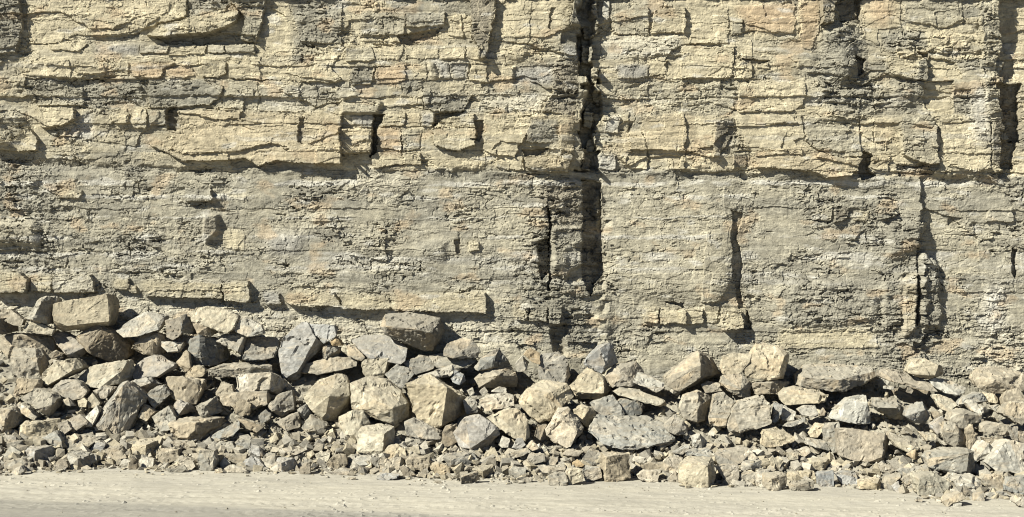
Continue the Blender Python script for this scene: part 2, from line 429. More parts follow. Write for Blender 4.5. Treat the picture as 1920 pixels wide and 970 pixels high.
 (3, [(740,-30),(830,-30),(800,120),(740,130)], 20, 'brown', .6, (-.25,0), 0),
 (3, [(830,-30),(950,-30),(940,100),(850,120)], -12, 'brown', 1.0, (0,0), 0),
 (3, [(945,-30),(972,-30),(955,120),(940,100)], -22, 'brown', .4, (0,0), 0),
 (3, [(970,-30),(1180,-30),(1170,140),(1060,150),(1050,230),(975,200)], 2, 'cream', .25, (0,0), 0),
 (3, [(990,0),(1160,0),(1100,120),(1000,110)], 1, 'orange', .25, (0,0), 4),
 (3, [(1180,-30),(1500,-30),(1500,100),(1400,140),(1200,110)], 5, 'dust', .4, (0,0), 0),
 (3, [(1060,160),(1300,150),(1310,250),(1100,260)], 0, 'grey', 1.2, (0,0), 0),
 (3, [(1100,290),(1250,330),(1240,425),(1130,400)], 14, 'cream', .35, (0,0), 0),
 (3, [(1250,330),(1310,300),(1310,430),(1240,430)], 15, 'grey', .5, (-.35,0), 0),  # right side of the cream block above, shade painted in as grey
 (3, [(1260,270),(1320,275),(1315,310)], -13, 'brown', .4, (0,0), 0),
 (3, [(1140,440),(1280,450),(1270,540),(1150,590)], 12, 'grey', .9, (0,0), 4),
 (3, [(1290,440),(1450,430),(1450,610),(1320,620),(1290,530)], -9, 'cream', .18, (0,0), 0),
 (3, [(1320,300),(1460,320),(1500,420),(1320,410)], -5, 'cream', .4, (0,0), 0),
 (3, [(1455,480),(1540,480),(1540,630),(1450,600)], -3, 'grey', 1.6, (0,0), 0),
 (3, [(1350,610),(1530,640),(1640,650),(1640,900),(1560,920),(1420,890),(1370,700)], 7, 'cream', .5, (0,0), 0),
 (3, [(1560,450),(1640,460),(1620,800),(1540,700)], 1, 'white', .6, (0,0), 3),
 (3, [(960,620),(1020,640),(1020,760),(960,700)], 5, 'cream', .3, (0,0), 0),
 (3, [(1020,640),(1145,650),(1150,760),(1030,760)], 4, 'tan', .4, (-.12,0), 0),
 (3, [(1160,630),(1320,620),(1350,700),(1350,800),(1365,880),(1290,880),(1170,820),(1165,720)], 14, 'dust', .6, (0,0), 0),
 (3, [(965,800),(1020,830),(1000,900),(1040,940),(960,960),(940,900)], -20, 'brown', .6, (0,0), 0),
 (3, [(990,840),(1110,830),(1100,920),(1010,890)], 7, 'tan', .6, (0,0), 0),
 (3, [(1140,880),(1370,880),(1340,940),(1160,940)], -6, 'brown', 1.5, (0,0), 0),
 (3, [(1700,440),(1826,440),(1826,760),(1770,750),(1700,640),(1690,520)], -24, 'brown', .6, (0,0), 0),
 (3, [(1590,-30),(1690,-30),(1690,130),(1720,230),(1670,330),(1700,450),(1700,600),(1640,620),(1600,420)], 10, 'dust', 1.0, (-.08,0), 0),
 (3, [(1700,-30),(1960,-30),(1960,300),(1740,270),(1710,130)], -12, 'cream', .35, (0,0), 0),
 (3, [(1740,310),(1960,310),(1960,430),(1735,430)], -4, 'cream', .4, (0,0), 0),
 (3, [(1650,640),(1740,640),(1720,900),(1650,870)], 2, 'brown', .6, (-.3,0), 0),
 (3, [(1700,740),(1800,750),(1780,900),(1700,900)], -14, 'tan', .6, (0,0), 0),
 # ---- lower left
 (4, [(-40,0),(330,0),(300,160),(335,330),(250,600),(170,600),(210,330),(-40,320)], 1, 'grey', 1.35, (0,0), 5),
 (4, [(560,400),(860,360),(850,560),(640,600)], 0, 'grey', 1.3, (0,0), 6),
 (4, [(990,150),(1120,150),(1150,200),(1120,225),(1000,225)], 12, 'grey', .6, (0,0), 0),
 (4, [(1090,300),(1170,290),(1175,380),(1110,450),(1090,400)], 14, 'brown', .7, (-.25,0), 1),
 (4, [(1190,370),(1310,380),(1310,480),(1200,470)], 1, 'cream', .5, (0,0), 0),
 (4, [(1420,400),(1620,400),(1620,500),(1440,500)], 4, 'blue', .5, (0,0), 4),
 (4, [(310,160),(450,170),(430,210),(320,210)], 6, 'cream', .5, (0,0), 0),
 (4, [(480,150),(600,160),(590,195),(490,190)], 3, 'pale', .4, (0,0), 0),
 (4, [(-40,330),(200,330),(215,440),(-40,450)], 14, 'dust', .7, (-.04,0), 3),
 (4, [(-40,480),(250,480),(240,560),(-40,560)], -5, 'grey', 1.4, (0,0), 0),
 (4, [(-40,605),(130,600),(165,630),(150,710),(-40,710)], 18, 'cream', .4, (0,0), 0),
 (4, [(180,620),(290,620),(280,710),(170,700)], 6, 'cream', .5, (0,0), 0),
 (4, [(295,610),(500,610),(510,710),(300,710)], 13, 'pale', .5, (0,0), 0),
 (4, [(620,640),(690,640),(690,700),(620,700)], 9, 'cream', .4, (0,0), 0),
 (4, [(690,670),(735,670),(735,715),(690,715)], 6, 'tan', .4, (0,0), 0),
 (4, [(760,650),(1190,650),(1190,750),(1000,745),(780,740)], 13, 'cream', .45, (0,0), 0),
 (4, [(1195,660),(1340,660),(1335,760),(1200,765)], 15, 'cream', .4, (0,0), 0),
 (4, [(1400,700),(1500,720),(1510,780),(1430,780)], 8, 'blue', .4, (0,0), 0),
 (4, [(1520,730),(1600,700),(1780,720),(1830,790),(1600,790),(1530,770)], 14, 'cream', .4, (0,0), 0),
 (4, [(-40,730),(760,730),(1400,790),(1830,810),(1830,1100),(-40,1100)], -4, 'pale', .7, (0,0), 2),
 # ---- lower middle
 (5, [(0,720),(260,730),(270,800),(0,800)], 14, 'cream', .35, (0,0), 0),
 (5, [(260,715),(770,715),(775,830),(600,815),(270,805)], 14, 'cream', .35, (0,0), 0),
 (5, [(0,820),(780,840),(900,1000),(0,1000)], -4, 'pale', .7, (0,0), 2),
 (5, [(920,780),(1000,790),(1000,860),(930,860)], 8, 'cream', .35, (0,0), 0),
 (5, [(1005,780),(1100,780),(1095,860),(1010,865)], 8, 'cream', .35, (0,0), 0),
 (5, [(1105,770),(1180,770),(1170,870),(1110,870)], 14, 'grey', .7, (0,0), 0),
 (5, [(400,460),(560,420),(560,540),(420,520)], 6, 'grey', .8, (0,0), 3),
 (5, [(605,420),(632,420),(632,500),(615,500)], -7, 'brown', .4, (0,0), 0),
 (5, [(680,430),(720,430),(740,480),(680,490)], 6, 'cream', .4, (0,0), 0),
 (5, [(0,80),(440,90),(420,170),(0,170)], 3, 'pale', .7, (0,0), 4),
 (5, [(840,260),(1105,265),(1110,420),(1060,460),(1060,540),(900,540),(850,400)], 5, 'dust', .6, (0,0), 2),
 (5, [(1055,440),(1110,430),(1105,600),(1075,640),(1055,560)], -15, 'brown', .6, (0,0), 0),
 (5, [(1106,265),(1118,265),(1118,700),(1106,700)], -16, 'brown', .3, (0,0), 0),
 (5, [(1050,110),(1290,110),(1300,370),(1120,370),(1050,250)], 6, 'brown', 1.7, (-.08,0), 3),
 (5, [(1120,370),(1290,370),(1290,560),(1230,590),(1200,640),(1130,600)], 13, 'grey', 1.1, (-.08,0), 1),
 (5, [(1130,470),(1210,470),(1200,580),(1130,580)], 5, 'dust', .6, (0,0), 2),
 (5, [(1290,100),(1395,120),(1395,330),(1405,600),(1330,720),(1290,640)], -22, 'brown', 1.3, (0,0), 0),
 (5, [(1340,150),(1390,160),(1385,390),(1350,300)], 14, 'grey', 1.2, (0,0), 2),
 (5, [(1120,640),(1330,660),(1320,1000),(1180,1000),(1180,870),(1110,760)], 2, 'grey', 1.7, (0,0), 2),
 (5, [(1120,880),(1205,880),(1200,1050),(1140,1050)], -16, 'brown', 1.0, (0,0), 1),
 (5, [(1340,720),(1420,640),(1440,1050),(1320,1050)], 10, 'dust', .25, (.05,0), 6),
 (5, [(1620,800),(1700,790),(1700,870),(1620,870)], 8, 'cream', .35, (0,0), 0),
 (5, [(1705,800),(1840,805),(1840,880),(1710,880)], 8, 'cream', .35, (0,0), 0),
 (5, [(1710,760),(1840,770),(1840,797)], -11, 'brown', .4, (0,0), 0),
 # ---- lower right
 (6, [(1040,330),(1280,300),(1285,500),(1380,560),(1405,900),(1380,1150),(1050,1150),(1070,700),(1000,520)], 2, 'grey', 1.5, (0,0), 5),
 (6, [(640,190),(1120,180),(1150,330),(1000,480),(760,420)], 3, 'grey', 1.2, (0,0), 6),
 (5, [(1020,330),(1110,360),(1120,700),(1190,1000),(1010,1000),(980,700)], 1, 'grey', 1.3, (0,0), 5),
 (6, [(-420,260),(-100,150),(140,200),(255,350),(265,640),(180,780),(-60,760),(-260,740),(-410,560)], 8, 'dust', .5, (.012,0), 10),
 (6, [(130,330),(262,350),(262,640),(200,760),(100,770)], 5, 'dust', .45, (0,0), 0),
 (6, [(262,270),(330,300),(300,420),(330,560),(310,700),(380,900),(330,900),(285,700),(258,560),(268,420)], -11, 'dust', .6, (.03,0), 0),
 (6, [(-20,810),(110,800),(110,880),(-20,880)], 8, 'cream', .35, (0,0), 0),
 (6, [(120,780),(190,790),(185,870),(130,870)], 3, 'cream', .4, (0,0), 0),
 (6, [(200,800),(340,800),(330,900),(210,905)], 17, 'cream', .4, (0,0), 0),
 (6, [(720,260),(810,265),(790,330),(720,320)], 5, 'dust', .5, (0,0), 0),
 (6, [(820,270),(900,260),(880,320),(810,340)], 8, 'brown', .6, (-.2,0), 0),
 (6, [(920,280),(1000,270),(990,330),(920,330)], 4, 'cream', .4, (0,0), 0),
 (6, [(1050,260),(1130,250),(1140,300),(1060,320)], 13, 'grey', .7, (-.2,0), 0),
 (6, [(1100,330),(1270,330),(1280,470),(1100,520)], 10, 'grey', 1.0, (0,0), 3),
 (6, [(1290,250),(1450,300),(1590,420),(1600,560),(1400,640),(1380,560),(1300,480)], -5, 'dust', .4, (.02,0), 0),
 (6, [(1080,620),(1180,600),(1170,880),(1080,900)], 7, 'grey', 1.3, (-.05,0), 1),
 (6, [(1180,640),(1255,600),(1250,900),(1180,950)], 13, 'tan', .8, (0,0), 1),
 (6, [(1255,500),(1268,500),(1266,890),(1252,890)], -10, 'brown', .4, (0,0), 0),
 (6, [(1270,500),(1360,540),(1390,800),(1380,890),(1270,880)], 14, 'grey', 1.6, (0,0), 2),
 (6, [(580,640),(900,640),(1050,720),(1040,860),(700,890),(520,880),(500,700)], 8, 'grey', 1.0, (0,.03), 4),
 (6, [(530,900),(930,900),(1040,930),(1040,1010),(500,1010)], 2, 'cream', .5, (0,0), 0),
 (6, [(1640,260),(1770,250),(1780,320),(1640,320)], 5, 'pale', .5, (0,0), 0),
 (6, [(1440,300),(1520,300),(1440,350)], -6, 'brown', .5, (0,0), 0),
 (6, [(1640,680),(1740,680),(1720,930),(1620,930)], 3, 'white', 1.0, (0,0), 3),
 (6, [(1620,930),(1960,850),(1960,1180),(1500,1180)], 0, 'pale', 1.1, (0,0), 3),
 (6, [(1770,470),(1800,480),(1800,650),(1770,620)], -14, 'brown', .4, (0,0), 0),
]

def smoothstep(a, b, x):
    t = np.clip((x - a) / (b - a), 0, 1); return t * t * (3 - 2 * t)

def build_face():
    gx = axis(-16, 1936, 1.55, -620, 2540, 1.14, 40.0)
    gy = axis(-10, 712, 1.42, -330, 900, 1.14, 30.0)
    X, Y = np.meshgrid(gx.astype(np.float32), gy.astype(np.float32))
    # uneven outlines
    wx = X + 3.4 * perlin(X / 34, Y / 26, 1) + 2.0 * perlin(X / 12, Y / 9, 2) + 1.1 * perlin(X / 5, Y / 4, 12)
    wy = Y + 2.6 * perlin(X / 40, Y / 30, 3) + 1.5 * perlin(X / 11, Y / 9, 4) + 0.9 * perlin(X / 5, Y / 4, 14) + 4 * perlin(X / 260, Y / 160, 5)

    # broad shape of the face in plan, for the limestone above and the shale below
    ux = [-700, 0, 45, 480, 700, 900, 1010, 1060, 1088, 1093, 1113, 1118, 1200, 1400, 1540, 1625, 1740, 1850, 1880, 1885, 1912, 1960, 2600]
    uz = [6, 5, 0, 2, 5, 9, 12, 12, 6, -40, -44, -13, -11, -8, -3, -8, -4, 2, -3, -18, -18, -14, -8]
    lx = [-700, 0, 300, 700, 1000, 1040, 1090, 1125, 1135, 1250, 1370, 1400, 1600, 1700, 1728, 1734, 1800, 1960, 2600]
    lz = [2, 2, -2, 2, 5, 3, -3, -22, -14, -12, -9, -13, -10, -6, -4, -15, -13, -11, -8]
    edge_y = 318 + 7 * perlin(X / 90, X * 0, 8) + 6 * perlin(X / 31, X * 0, 9) - 25 * smoothstep(520, 60, X) * 0.6 + 12 * smoothstep(1300, 1600, X)
    low = smoothstep(-5, 6, wy - edge_y)
    rj = np.random.RandomState(9)
    rowsJ = np.concatenate([[-500], -500 + np.cumsum(rj.uniform(7, 30, 100))])
    rJ = np.searchsorted(rowsJ, wy + 2 * perlin(X / 20, Y / 20, 15))
    mx = wx + 12 * perlin(X / 60, Y / 48, 16) + 20 * (_h(rJ, rJ * 0, 17) - .5)
    d = np.interp(mx, ux, uz).astype(np.float32) * (1 - low) + np.interp(mx, lx, lz).astype(np.float32) * low
    # soft band undercut just below the limestone, coming forward again further down
    d -= 3.5 * np.exp(-((wy - edge_y - 9) / 10.0) ** 2) * low * (0.6 + fbm(X / 60, Y / 60, 88, 2))
    d += 5 * smoothstep(560, 720, Y)
    d += low * 7 * np.exp(-((wy - edge_y) / 16.0) ** 2) * smoothstep(-.05, .2, perlin(X / 75, X * 0 + .3, 89))

    rowsU = np.array([-400, -300, -210, -140, -70, -8, 30, 74, 108, 152, 182, 206, 244, 284, 322, 1000.0])
    rowsL = np.array([-400, 322, 352, 392, 430, 470, 512, 548, 586, 622, 668, 720, 1000.0])
    rU, cU, hU, eU = bricks(wx, wy, rowsU, 120.0, 11)
    rL, cL, hL, eL = bricks(wx, wy, rowsL, 190.0, 12)
    U = 1 - low
    d += U * ((_h(rU, rU * 0, 77) - 0.5) * 7 + (hU - 0.5) * 3.5 + 4.6 * facets(mx, wy, 135, 46, 19, .8, 0.0)[0]) + low * ((_h(rL, rL * 0, 78) - 0.5) * 3 + (hL - 0.5) * 2)
    jgate = smoothstep(-.05, .15, fbm(X / 90, Y / 60, 87, 3))
    d -= U * 1.2 * (eU < 0.8) * jgate * smoothstep(.55, .7, hU) + low * 0.5 * (eL < 1.0) * jgate * smoothstep(.45, .7, hL)
    # second, thinner set of courses
    rng = np.random.RandomState(4)
    rows2 = np.concatenate([[-500], -500 + np.cumsum(rng.uniform(9, 26, 110))])
    r2, c2, h2, e2 = bricks(wx, wy + 3 * perlin(X / 120, Y / 60, 21), rows2, 46.0, 13)
    rows3 = np.concatenate([[-500], -500 + np.cumsum(rng.uniform(3.2, 9, 330))])
    r3, c3, h3, e3 = bricks(wx, wy + 2 * perlin(X / 60, Y / 30, 22), rows3, 30.0, 14)

    # tone
    base = np.zeros(X.shape + (3,), np.float32)
    T = {k: np.array(v, np.float32) for k, v in TONE.items()}
    mixU = np.clip(0.62 + 0.9 * fbm(X / 150, Y / 55, 41, 4) + 0.7 * (hU - 0.5) + 0.45 * (h2 - .5), 0, 1)[..., None]
    mixL = np.clip(0.36 + 0.9 * fbm(X / 170, Y / 26, 43, 4) + 0.35 * (h2 - .5) + 0.5 * (_h(r2, r2 * 0, 5) - .5), 0, 1)[..., None]
    cu = T['grey'] * (1 - mixU) + T['cream'] * mixU
    cl = (T['grey'] * 1.05) * (1 - mixL) + T['dust'] * 1.15 * mixL
    base = cu * (1 - low[..., None]) + cl * low[..., None]
    vary = np.clip(0.70 + 1.6 * fbm(X / 110, Y / 60, 64, 4), 0.18, 1.6)
    rough = ((0.70 * U + 0.9 * low) * vary).astype(np.float32)
    part = np.where(low > 0.5, 5000 + rL * 300 + (cL + 100), rU * 300 + (cU + 100)).astype(np.int64)

    for k, (pn, poly, dz, tone, rg, sl, soft) in enumerate(FEAT):
        if pn <= 3 and 3 <= dz <= 12: dz = 0.62 * dz + 0.4
        ox, oy = PAN[pn]
        pl = [(ox + a / PS, oy + b / PS) for a, b in poly]
        xs = [p[0] for p in pl]; ys = [p[1] for p in pl]
        m = 14 + soft * 3
        i0, i1 = np.searchsorted(gx, [min(xs) - m, max(xs) + m]); j0, j1 = np.searchsorted(gy, [min(ys) - m, max(ys) + m])
        if i1 - i0 < 3 or j1 - j0 < 3: continue
        S = (slice(j0, j1), slice(i0, i1))
        ins = in_poly(wx[S], wy[S], pl)
        mk = ins.astype(np.float32)
        mk = blur(mk, soft) if soft else mk
        cx = (min(xs) + max(xs)) / 2; cy = (min(ys) + max(ys)) / 2
        d[S] += mk * (dz + sl[0] * (X[S] - cx) + sl[1] * (Y[S] - cy) + 0.03 * (hash((k, 1)) % 100 / 50 - 1) * (Y[S] - cy))
        bm = (blur(mk, 3) if not soft else blur(mk, 7))
        rough[S] = rough[S] * (1 - bm) + rg * bm
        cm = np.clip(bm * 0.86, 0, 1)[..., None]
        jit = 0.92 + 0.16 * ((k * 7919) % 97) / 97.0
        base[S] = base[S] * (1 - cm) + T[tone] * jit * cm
        if dz >= 3 and (max(xs) - min(xs)) * (max(ys) - min(ys)) > 250:
            part[S] = np.where(ins, 20000 + k, part[S])

    # broken surface
    q = lambda a, b: (wx * a, wy * b)
    f1, i1 = facets(wx, wy, 70, 34, 51, 1.2)
    f2, i2 = facets(wx, wy, 27, 15, 52, 1.2)
    f3, i3 = facets(wx + 3 * f2, wy, 11.5, 7.5, 53, 1.2)
    f4, i4 = facets(wx, wy + f3, 5.2, 3.7, 54, 1.1)
    patch = np.clip(0.55 + 1.1 * fbm(X / 120, Y / 70, 61, 3), 0.1, 1.4)
    d += rough * (f1 * (3.2 - 1.2 * low) + f2 * (3.2 - 0.9 * low) * patch + f3 * 1.75 * patch + f4 * 0.8)
    lam = np.clip(0.4 + 1.2 * fbm(X / 130, Y / 40, 63, 3), 0, 1.2) * np.clip(rough, 0.05, 1.2)
    d += lam * ((h2 - .5) * 2.2 + (h3 - .5) * 1.5 - 0.7 * (e2 < 0.8) - 0.4 * (e3 < 0.5))
    rowr = _h(r3, r3 * 0, 55) - .5
    d += np.clip(lam, 0, 1) * rowr * (1.4 + 1.9 * low)
    d += U * (_h(r2, r2 * 0, 56) - .5) * 4.2 * smoothstep(-.25, .15, fbm(X / 160, Y / 30, 57, 3))
    d += 0.6 * fbm(X / 14, Y / 10, 71, 4) + 2.2 * fbm(X / 90, Y / 60, 73, 3)
    # narrow open joints
    jn = np.abs(perlin(X / 38 + 0.6 * perlin(X / 30, Y / 22, 81), Y / 150, 82))
    jm = (jn < 0.016) * (fbm(X / 60, Y / 45, 83, 2) > 0.08)
    d -= jm * 3.0 * np.clip(rough * 1.3 - .25, 0, 1)
    # open bedding partings, thin proud ledges and upright slots where pieces have dropped out
    loose = np.clip(rough * 1.15 - 0.2, 0, 1.1)
    l1 = fbm(wx / 46, wy / 7.5, 301, 3); l2 = fbm(wx / 26, wy / 4.5, 303, 2); l3 = fbm(wx / 6.5, wy / 24, 305, 2)
    l4 = fbm(wx / 17, wy / 12, 307, 3)
    gate = smoothstep(-.06, .16, fbm(X / 75, Y / 42, 309, 3))
    d += loose * gate * (-6.0 * (l1 > .34) + 4.5 * (l1 < -.36) - 3.0 * (l2 > .42))
    d += loose * gate * (-4.5 * (l3 > .46) - 6.5 * (l4 > .42) + 4.0 * (l4 < -.44))
    # vertical stains, bleached salts and fine variation of the stone itself
    v = fbm(X / 9, Y / 70, 91, 3)[..., None]; w = fbm(X / 46, Y / 30, 92, 4)[..., None]
    base = base * (1 + 0.16 * v + 0.26 * w) * (0.9 + 0.2 * i3[..., None]) * (0.93 + 0.14 * h3[..., None])
    strk = (smoothstep(.28, .45, rowr) * smoothstep(-.05, .2, fbm(X / 150, Y / 40, 93, 3)) * (0.3 + 0.4 * low))[..., None]
    base = base * (1 - strk) + T['white'] * strk
    salt = np.clip((fbm(X / 60, Y / 22, 95, 4) - 0.28) * 3.5, 0, 0.6)[..., None]
    base = base * (1 - salt) + T['white'] * salt
    rust = np.clip((fbm(X / 80, Y / 45, 97, 4) - 0.22) * 3, 0, 0.5)[..., None]
    base = base * (1 - rust) + T['orange'] * rust
    base = np.clip(base, 0.03, 0.75)

    V = np.stack([(X - VX) / 100.0, -d / 100.0, CAM_H - (Y - VY) / 100.0], -1).reshape(-1, 3)
    C = base.reshape(-1, 3)
    nyy, nxx = X.shape
    idx = np.arange(nyy * nxx, dtype=np.int32).reshape(nyy, nxx)
    F = np.stack([idx[:-1, :-1], idx[1:, :-1], idx[1:, 1:], idx[:-1, 1:]], -1).reshape(-1, 4)
    P = part[:-1, :-1].reshape(-1).copy()
    xc = X[:-1, :-1].reshape(-1); yc0 = Y[:-1, :-1].reshape(-1)
    P[(xc < -8) | (xc > 1928) | (yc0 < -6) | (yc0 > 730)] = 1          # beyond the picture
    up, cnt = np.unique(P, return_counts=True)
    P[np.isin(P, up[cnt < 420])] = 2                                     # splinters too small to pick apart
    root = bpy.data.objects.new('rock_face', None); COL.objects.link(root)
    root['kind'] = 'structure'; root['label'] = 'tall quarry face of bedded cream and grey rock behind the rubble'
    beds = {}
    def bed(name, key):
        if key not in beds:
            b = bpy.data.objects.new(name, None); COL.objects.link(b); b.parent = root; beds[key] = b
        return beds[key]
    order = np.argsort(P, kind='stable'); Ps = P[order]
    cuts = np.flatnonzero(np.diff(Ps)) + 1
    groups = np.split(order, cuts)
    for g in groups:
        pid = int(P[g[0]]); f = F[g]
        u, inv = np.unique(f, return_inverse=True)
        vv = V[u]; zc = float(vv[:, 2].mean()); yc = VY - (zc - CAM_H) * 100
        upper = yc < 322
        if upper: key = ('limestone_bed', int(np.searchsorted([0, 75, 108, 152, 206, 245], yc)))
        else: key = ('shale_bed', int(np.searchsorted([430, 545, 620], yc)))
        if pid in (1, 2):
            me = mesh_from('loose_chips', vv, faces4=inv.reshape(-1, 4).astype(np.int32), tint=C[u], mat=M_CLIFF)
            o = link('outer_face' if pid == 1 else 'rock_chips', me, root); o['kind'] = 'stuff'
            continue
        me = mesh_from('rock_block', vv, faces4=inv.reshape(-1, 4).astype(np.int32), tint=C[u], mat=M_CLIFF)
        link('limestone_block' if upper else 'shale_block', me, bed(*[key[0], key]))
    # the quarry top behind the edge, above the picture
    zt = float(V[:, 2].max())
    tv = np.array([(-16, -0.6, zt), (16, -0.6, zt), (60, 0.6, zt + .2), (60, 80, zt + 1), (-60, 80, zt + 1), (-60, 0.6, zt + .2)], np.float32)
    me = bpy.data.meshes.new('quarry_top'); me.from_pydata([tuple(map(float, p)) for p in tv], [], [(0, 1, 2, 3, 4, 5)])
    me.materials.append(M_GROUND)
    a = me.attributes.new('tint', 'FLOAT_COLOR', 'POINT'); a.data.foreach_set('color', np.tile(np.array([.35, .31, .22, 1], np.float32), 6))
    o = link('quarry_top', me); o['kind'] = 'structure'
    # plain continuation of the wall beyond both ends
    for s in (-1, 1):
        bx = s * 15.6
        me = bpy.data.meshes.new('quarry_wall')
        zs = np.linspace(-1.0, zt, 24); xs2 = np.linspace(0, 34, 50)
        vs = []
        for z in zs:
            for x in xs2:
                vs.append((bx + s * x, -0.05 - 0.25 * math.sin(x * 0.9 + z * 0.4) - 0.25 * math.sin(x * 2.3 + 2) * math.sin(z * 2.1) + 0.5 * min(1, x / 10), float(z)))
        n = len(xs2)
        fs = [(j * n + i, j * n + i + 1, (j + 1) * n + i + 1, (j + 1) * n + i) for j in range(len(zs) - 1) for i in range(n - 1)]
        me.from_pydata(vs, [], fs); me.materials.append(M_CLIFF)
        a = me.attributes.new('tint', 'FLOAT_COLOR', 'POINT'); a.data.foreach_set('color', np.tile(np.array([.42, .36, .24, 1], np.float32), len(vs)))
        o = link('quarry_wall', me); o['kind'] = 'structure'

build_face()

# ---------------------------------------------------------------- ground and scree slope
def ground_z(x):
    x = np.asarray(x, float)
    return -0.024 * np.clip(x, -14, 14)

TOE_V = ([-200, 0, 180, 330, 560, 700, 870, 1000, 1160, 1310, 1450, 1560, 1700, 1780, 1850, 2100],
         [886, 884, 878, 880, 884, 890, 900, 902, 896, 905, 912, 906, 922, 940, 934, 930])
TOP_V = ([-200, 0, 200, 500, 650, 760, 860, 1000, 1150, 1350, 1430, 1600, 1750, 2100],
         [632, 628, 620, 636, 650, 650, 668, 690, 688, 690, 690, 700, 712, 715])
_tx = np.linspace(-200, 2100, 240)
_tv = np.interp(_tx, *TOE_V)
_td = FPX * (CAM_H - ground_z((_tx - VX) / 100 * 0.86)) / (_tv - VY)
_twx = (_tx - VX) * _td / FPX
_ty = _td - CAM_D
_topz = CAM_H - (np.interp(_tx, *TOP_V) - VY) / 100.0

def slope_z(x, y):
    """top of the rubble at plan position x, y"""
    x = np.asarray(x, float); y = np.asarray(y, float)
    yt = np.interp(x, _twx, _ty); g = ground_z(x)
    zt = np.interp(x * 100 + VX, _tx, _topz)
    s = np.clip((y - yt) / (0.15 - yt), 0, 1.08)
    return g + (zt - g) * (0.72 * s ** 1.1 + 0.28 * smoothstep(0, 0.6, s)) * np.clip(s * 6, 0, 1) ** 0.5

DS = np.arange(18.0, 27.4, 0.01)
def hit(u, v):
    """distance at which the sight line through photo pixel u, v meets rubble or ground"""
    x = (u - VX) / FPX * DS; z = CAM_H - (v - VY) / FPX * DS
    s = slope_z(x, DS - CAM_D)
    k = np.flatnonzero(z < s)
    return float(DS[k[0]]) if len(k) else 26.6

def at(u, v, D):
    return np.array([(u - VX) / FPX * D, D - CAM_D, CAM_H - (v - VY) / FPX * D])

def build_ground():
    gx = axis(-10.5, 10.5, 0.035, -700, 700, 1.16, 80)
    gy = axis(-7.6, -3.0, 0.035, -700, 60, 1.16, 80)
    X, Y = np.meshgrid(gx, gy)
    near = (np.abs(X) < 14) & (Y > -12) & (Y < 2)
    z = ground_z(X) + 0.02 * fbm(X * 0.8, Y * 1.6, 201, 4) * near + 0.007 * fbm(X * 5, Y * 7, 203, 4) * near
    # wheel ruts running along the face
    for yy, w, a in ((-6.15, .16, .018), (-5.75, .12, .012), (-6.9, .2, .016), (-5.35, .1, .008)):
        c = yy + 0.12 * np.sin(X * 0.35 + yy) - 0.035 * X * 0.3
        r = np.exp(-((Y - c) / w) ** 2)
        z -= a * r * near * (1 + 0.6 * perlin(X * 9, Y * 9, 205))
    cr = np.clip(fbm(X * 9, Y * 11, 207, 3) - 0.32, 0, 1) * np.clip(0.3 + 1.4 * fbm(X * .6, Y * 1.1, 209, 2), 0, 1)
    z += 0.13 * cr * near
    t = np.empty(X.shape + (3,), np.float32); t[:] = (.302, .284, .238)
    g = fbm(X * 0.45, Y * 1.2, 211, 4)[..., None]
    t *= 1 + 0.06 * g
    t = t * (1 - .10 * np.clip(fbm(X * .35 + 9, Y * 2.2, 215, 4)[..., None] * 2, 0, 1))
    # darker grey strip with a soft edge across the near left corner
    edge = -6.52 + 0.0 * X - 0.035 * np.clip(X + 6, 0, 99) ** 1.25 + 0.06 * fbm(X * 1.2, Y * 3, 213, 3)
    k = (smoothstep(0.16, -0.16, Y - edge) * 0.6)[..., None]
    t = t * (1 - k) + np.array((.15, .145, .13), np.float32) * k
    V = np.stack([X, Y, z], -1).reshape(-1, 3)
    n, m = X.shape
    idx = np.arange(n * m, dtype=np.int32).reshape(n, m)
    F = np.stack([idx[:-1, :-1], idx[:-1, 1:], idx[1:, 1:], idx[1:, :-1]], -1).reshape(-1, 4)
    o = link('ground', mesh_from('ground', V, faces4=F, tint=t.reshape(-1, 3), mat=M_GROUND))
    o['kind'] = 'structure'; o['label'] = 'pale dusty quarry floor with wheel marks'
    # fine scree filling the space between and under the blocks
    gx = np.arange(-14, 14.01, 0.05); gs = np.linspace(-0.02, 1.06, 120)
    XX, SS = np.meshgrid(gx, gs)
    yt = np.interp(XX, _twx, _ty)
    YY = yt + (0.15 - yt) * SS
    sink = 0.07 * smoothstep(0.0, 0.05, SS) + 0.22 * smoothstep(0.12, 0.42, SS)
    f, _ = facets((XX * 100).astype(np.float32), (YY * 100).astype(np.float32), 24, 24, 221)
    f2, i2 = facets((XX * 100).astype(np.float32), (YY * 100).astype(np.float32), 10, 10, 222)
    ZZ = slope_z(XX, YY) - sink + (0.05 * f + 0.035 * f2) * np.clip(SS * 5, 0, 1) - 0.05 * (SS < 0)
    tt = np.empty(XX.shape + (3,), np.float32); tt[:] = (.20, .185, .148)
    tt *= (0.8 + 0.35 * i2[..., None])
    n, m = XX.shape
    idx = np.arange(n * m, dtype=np.int32).reshape(n, m)
    F = np.stack([idx[:-1, :-1], idx[:-1, 1:], idx[1:, 1:], idx[1:, :-1]], -1).reshape(-1, 4)
    o = link('scree_slope', mesh_from('scree_slope', np.stack([XX, YY, ZZ], -1).reshape(-1, 3), faces4=F, tint=tt.reshape(-1, 3), mat=M_GROUND))
    o['kind'] = 'structure'; o['label'] = 'dusty slope of fine scree under the fallen blocks'

build_ground()

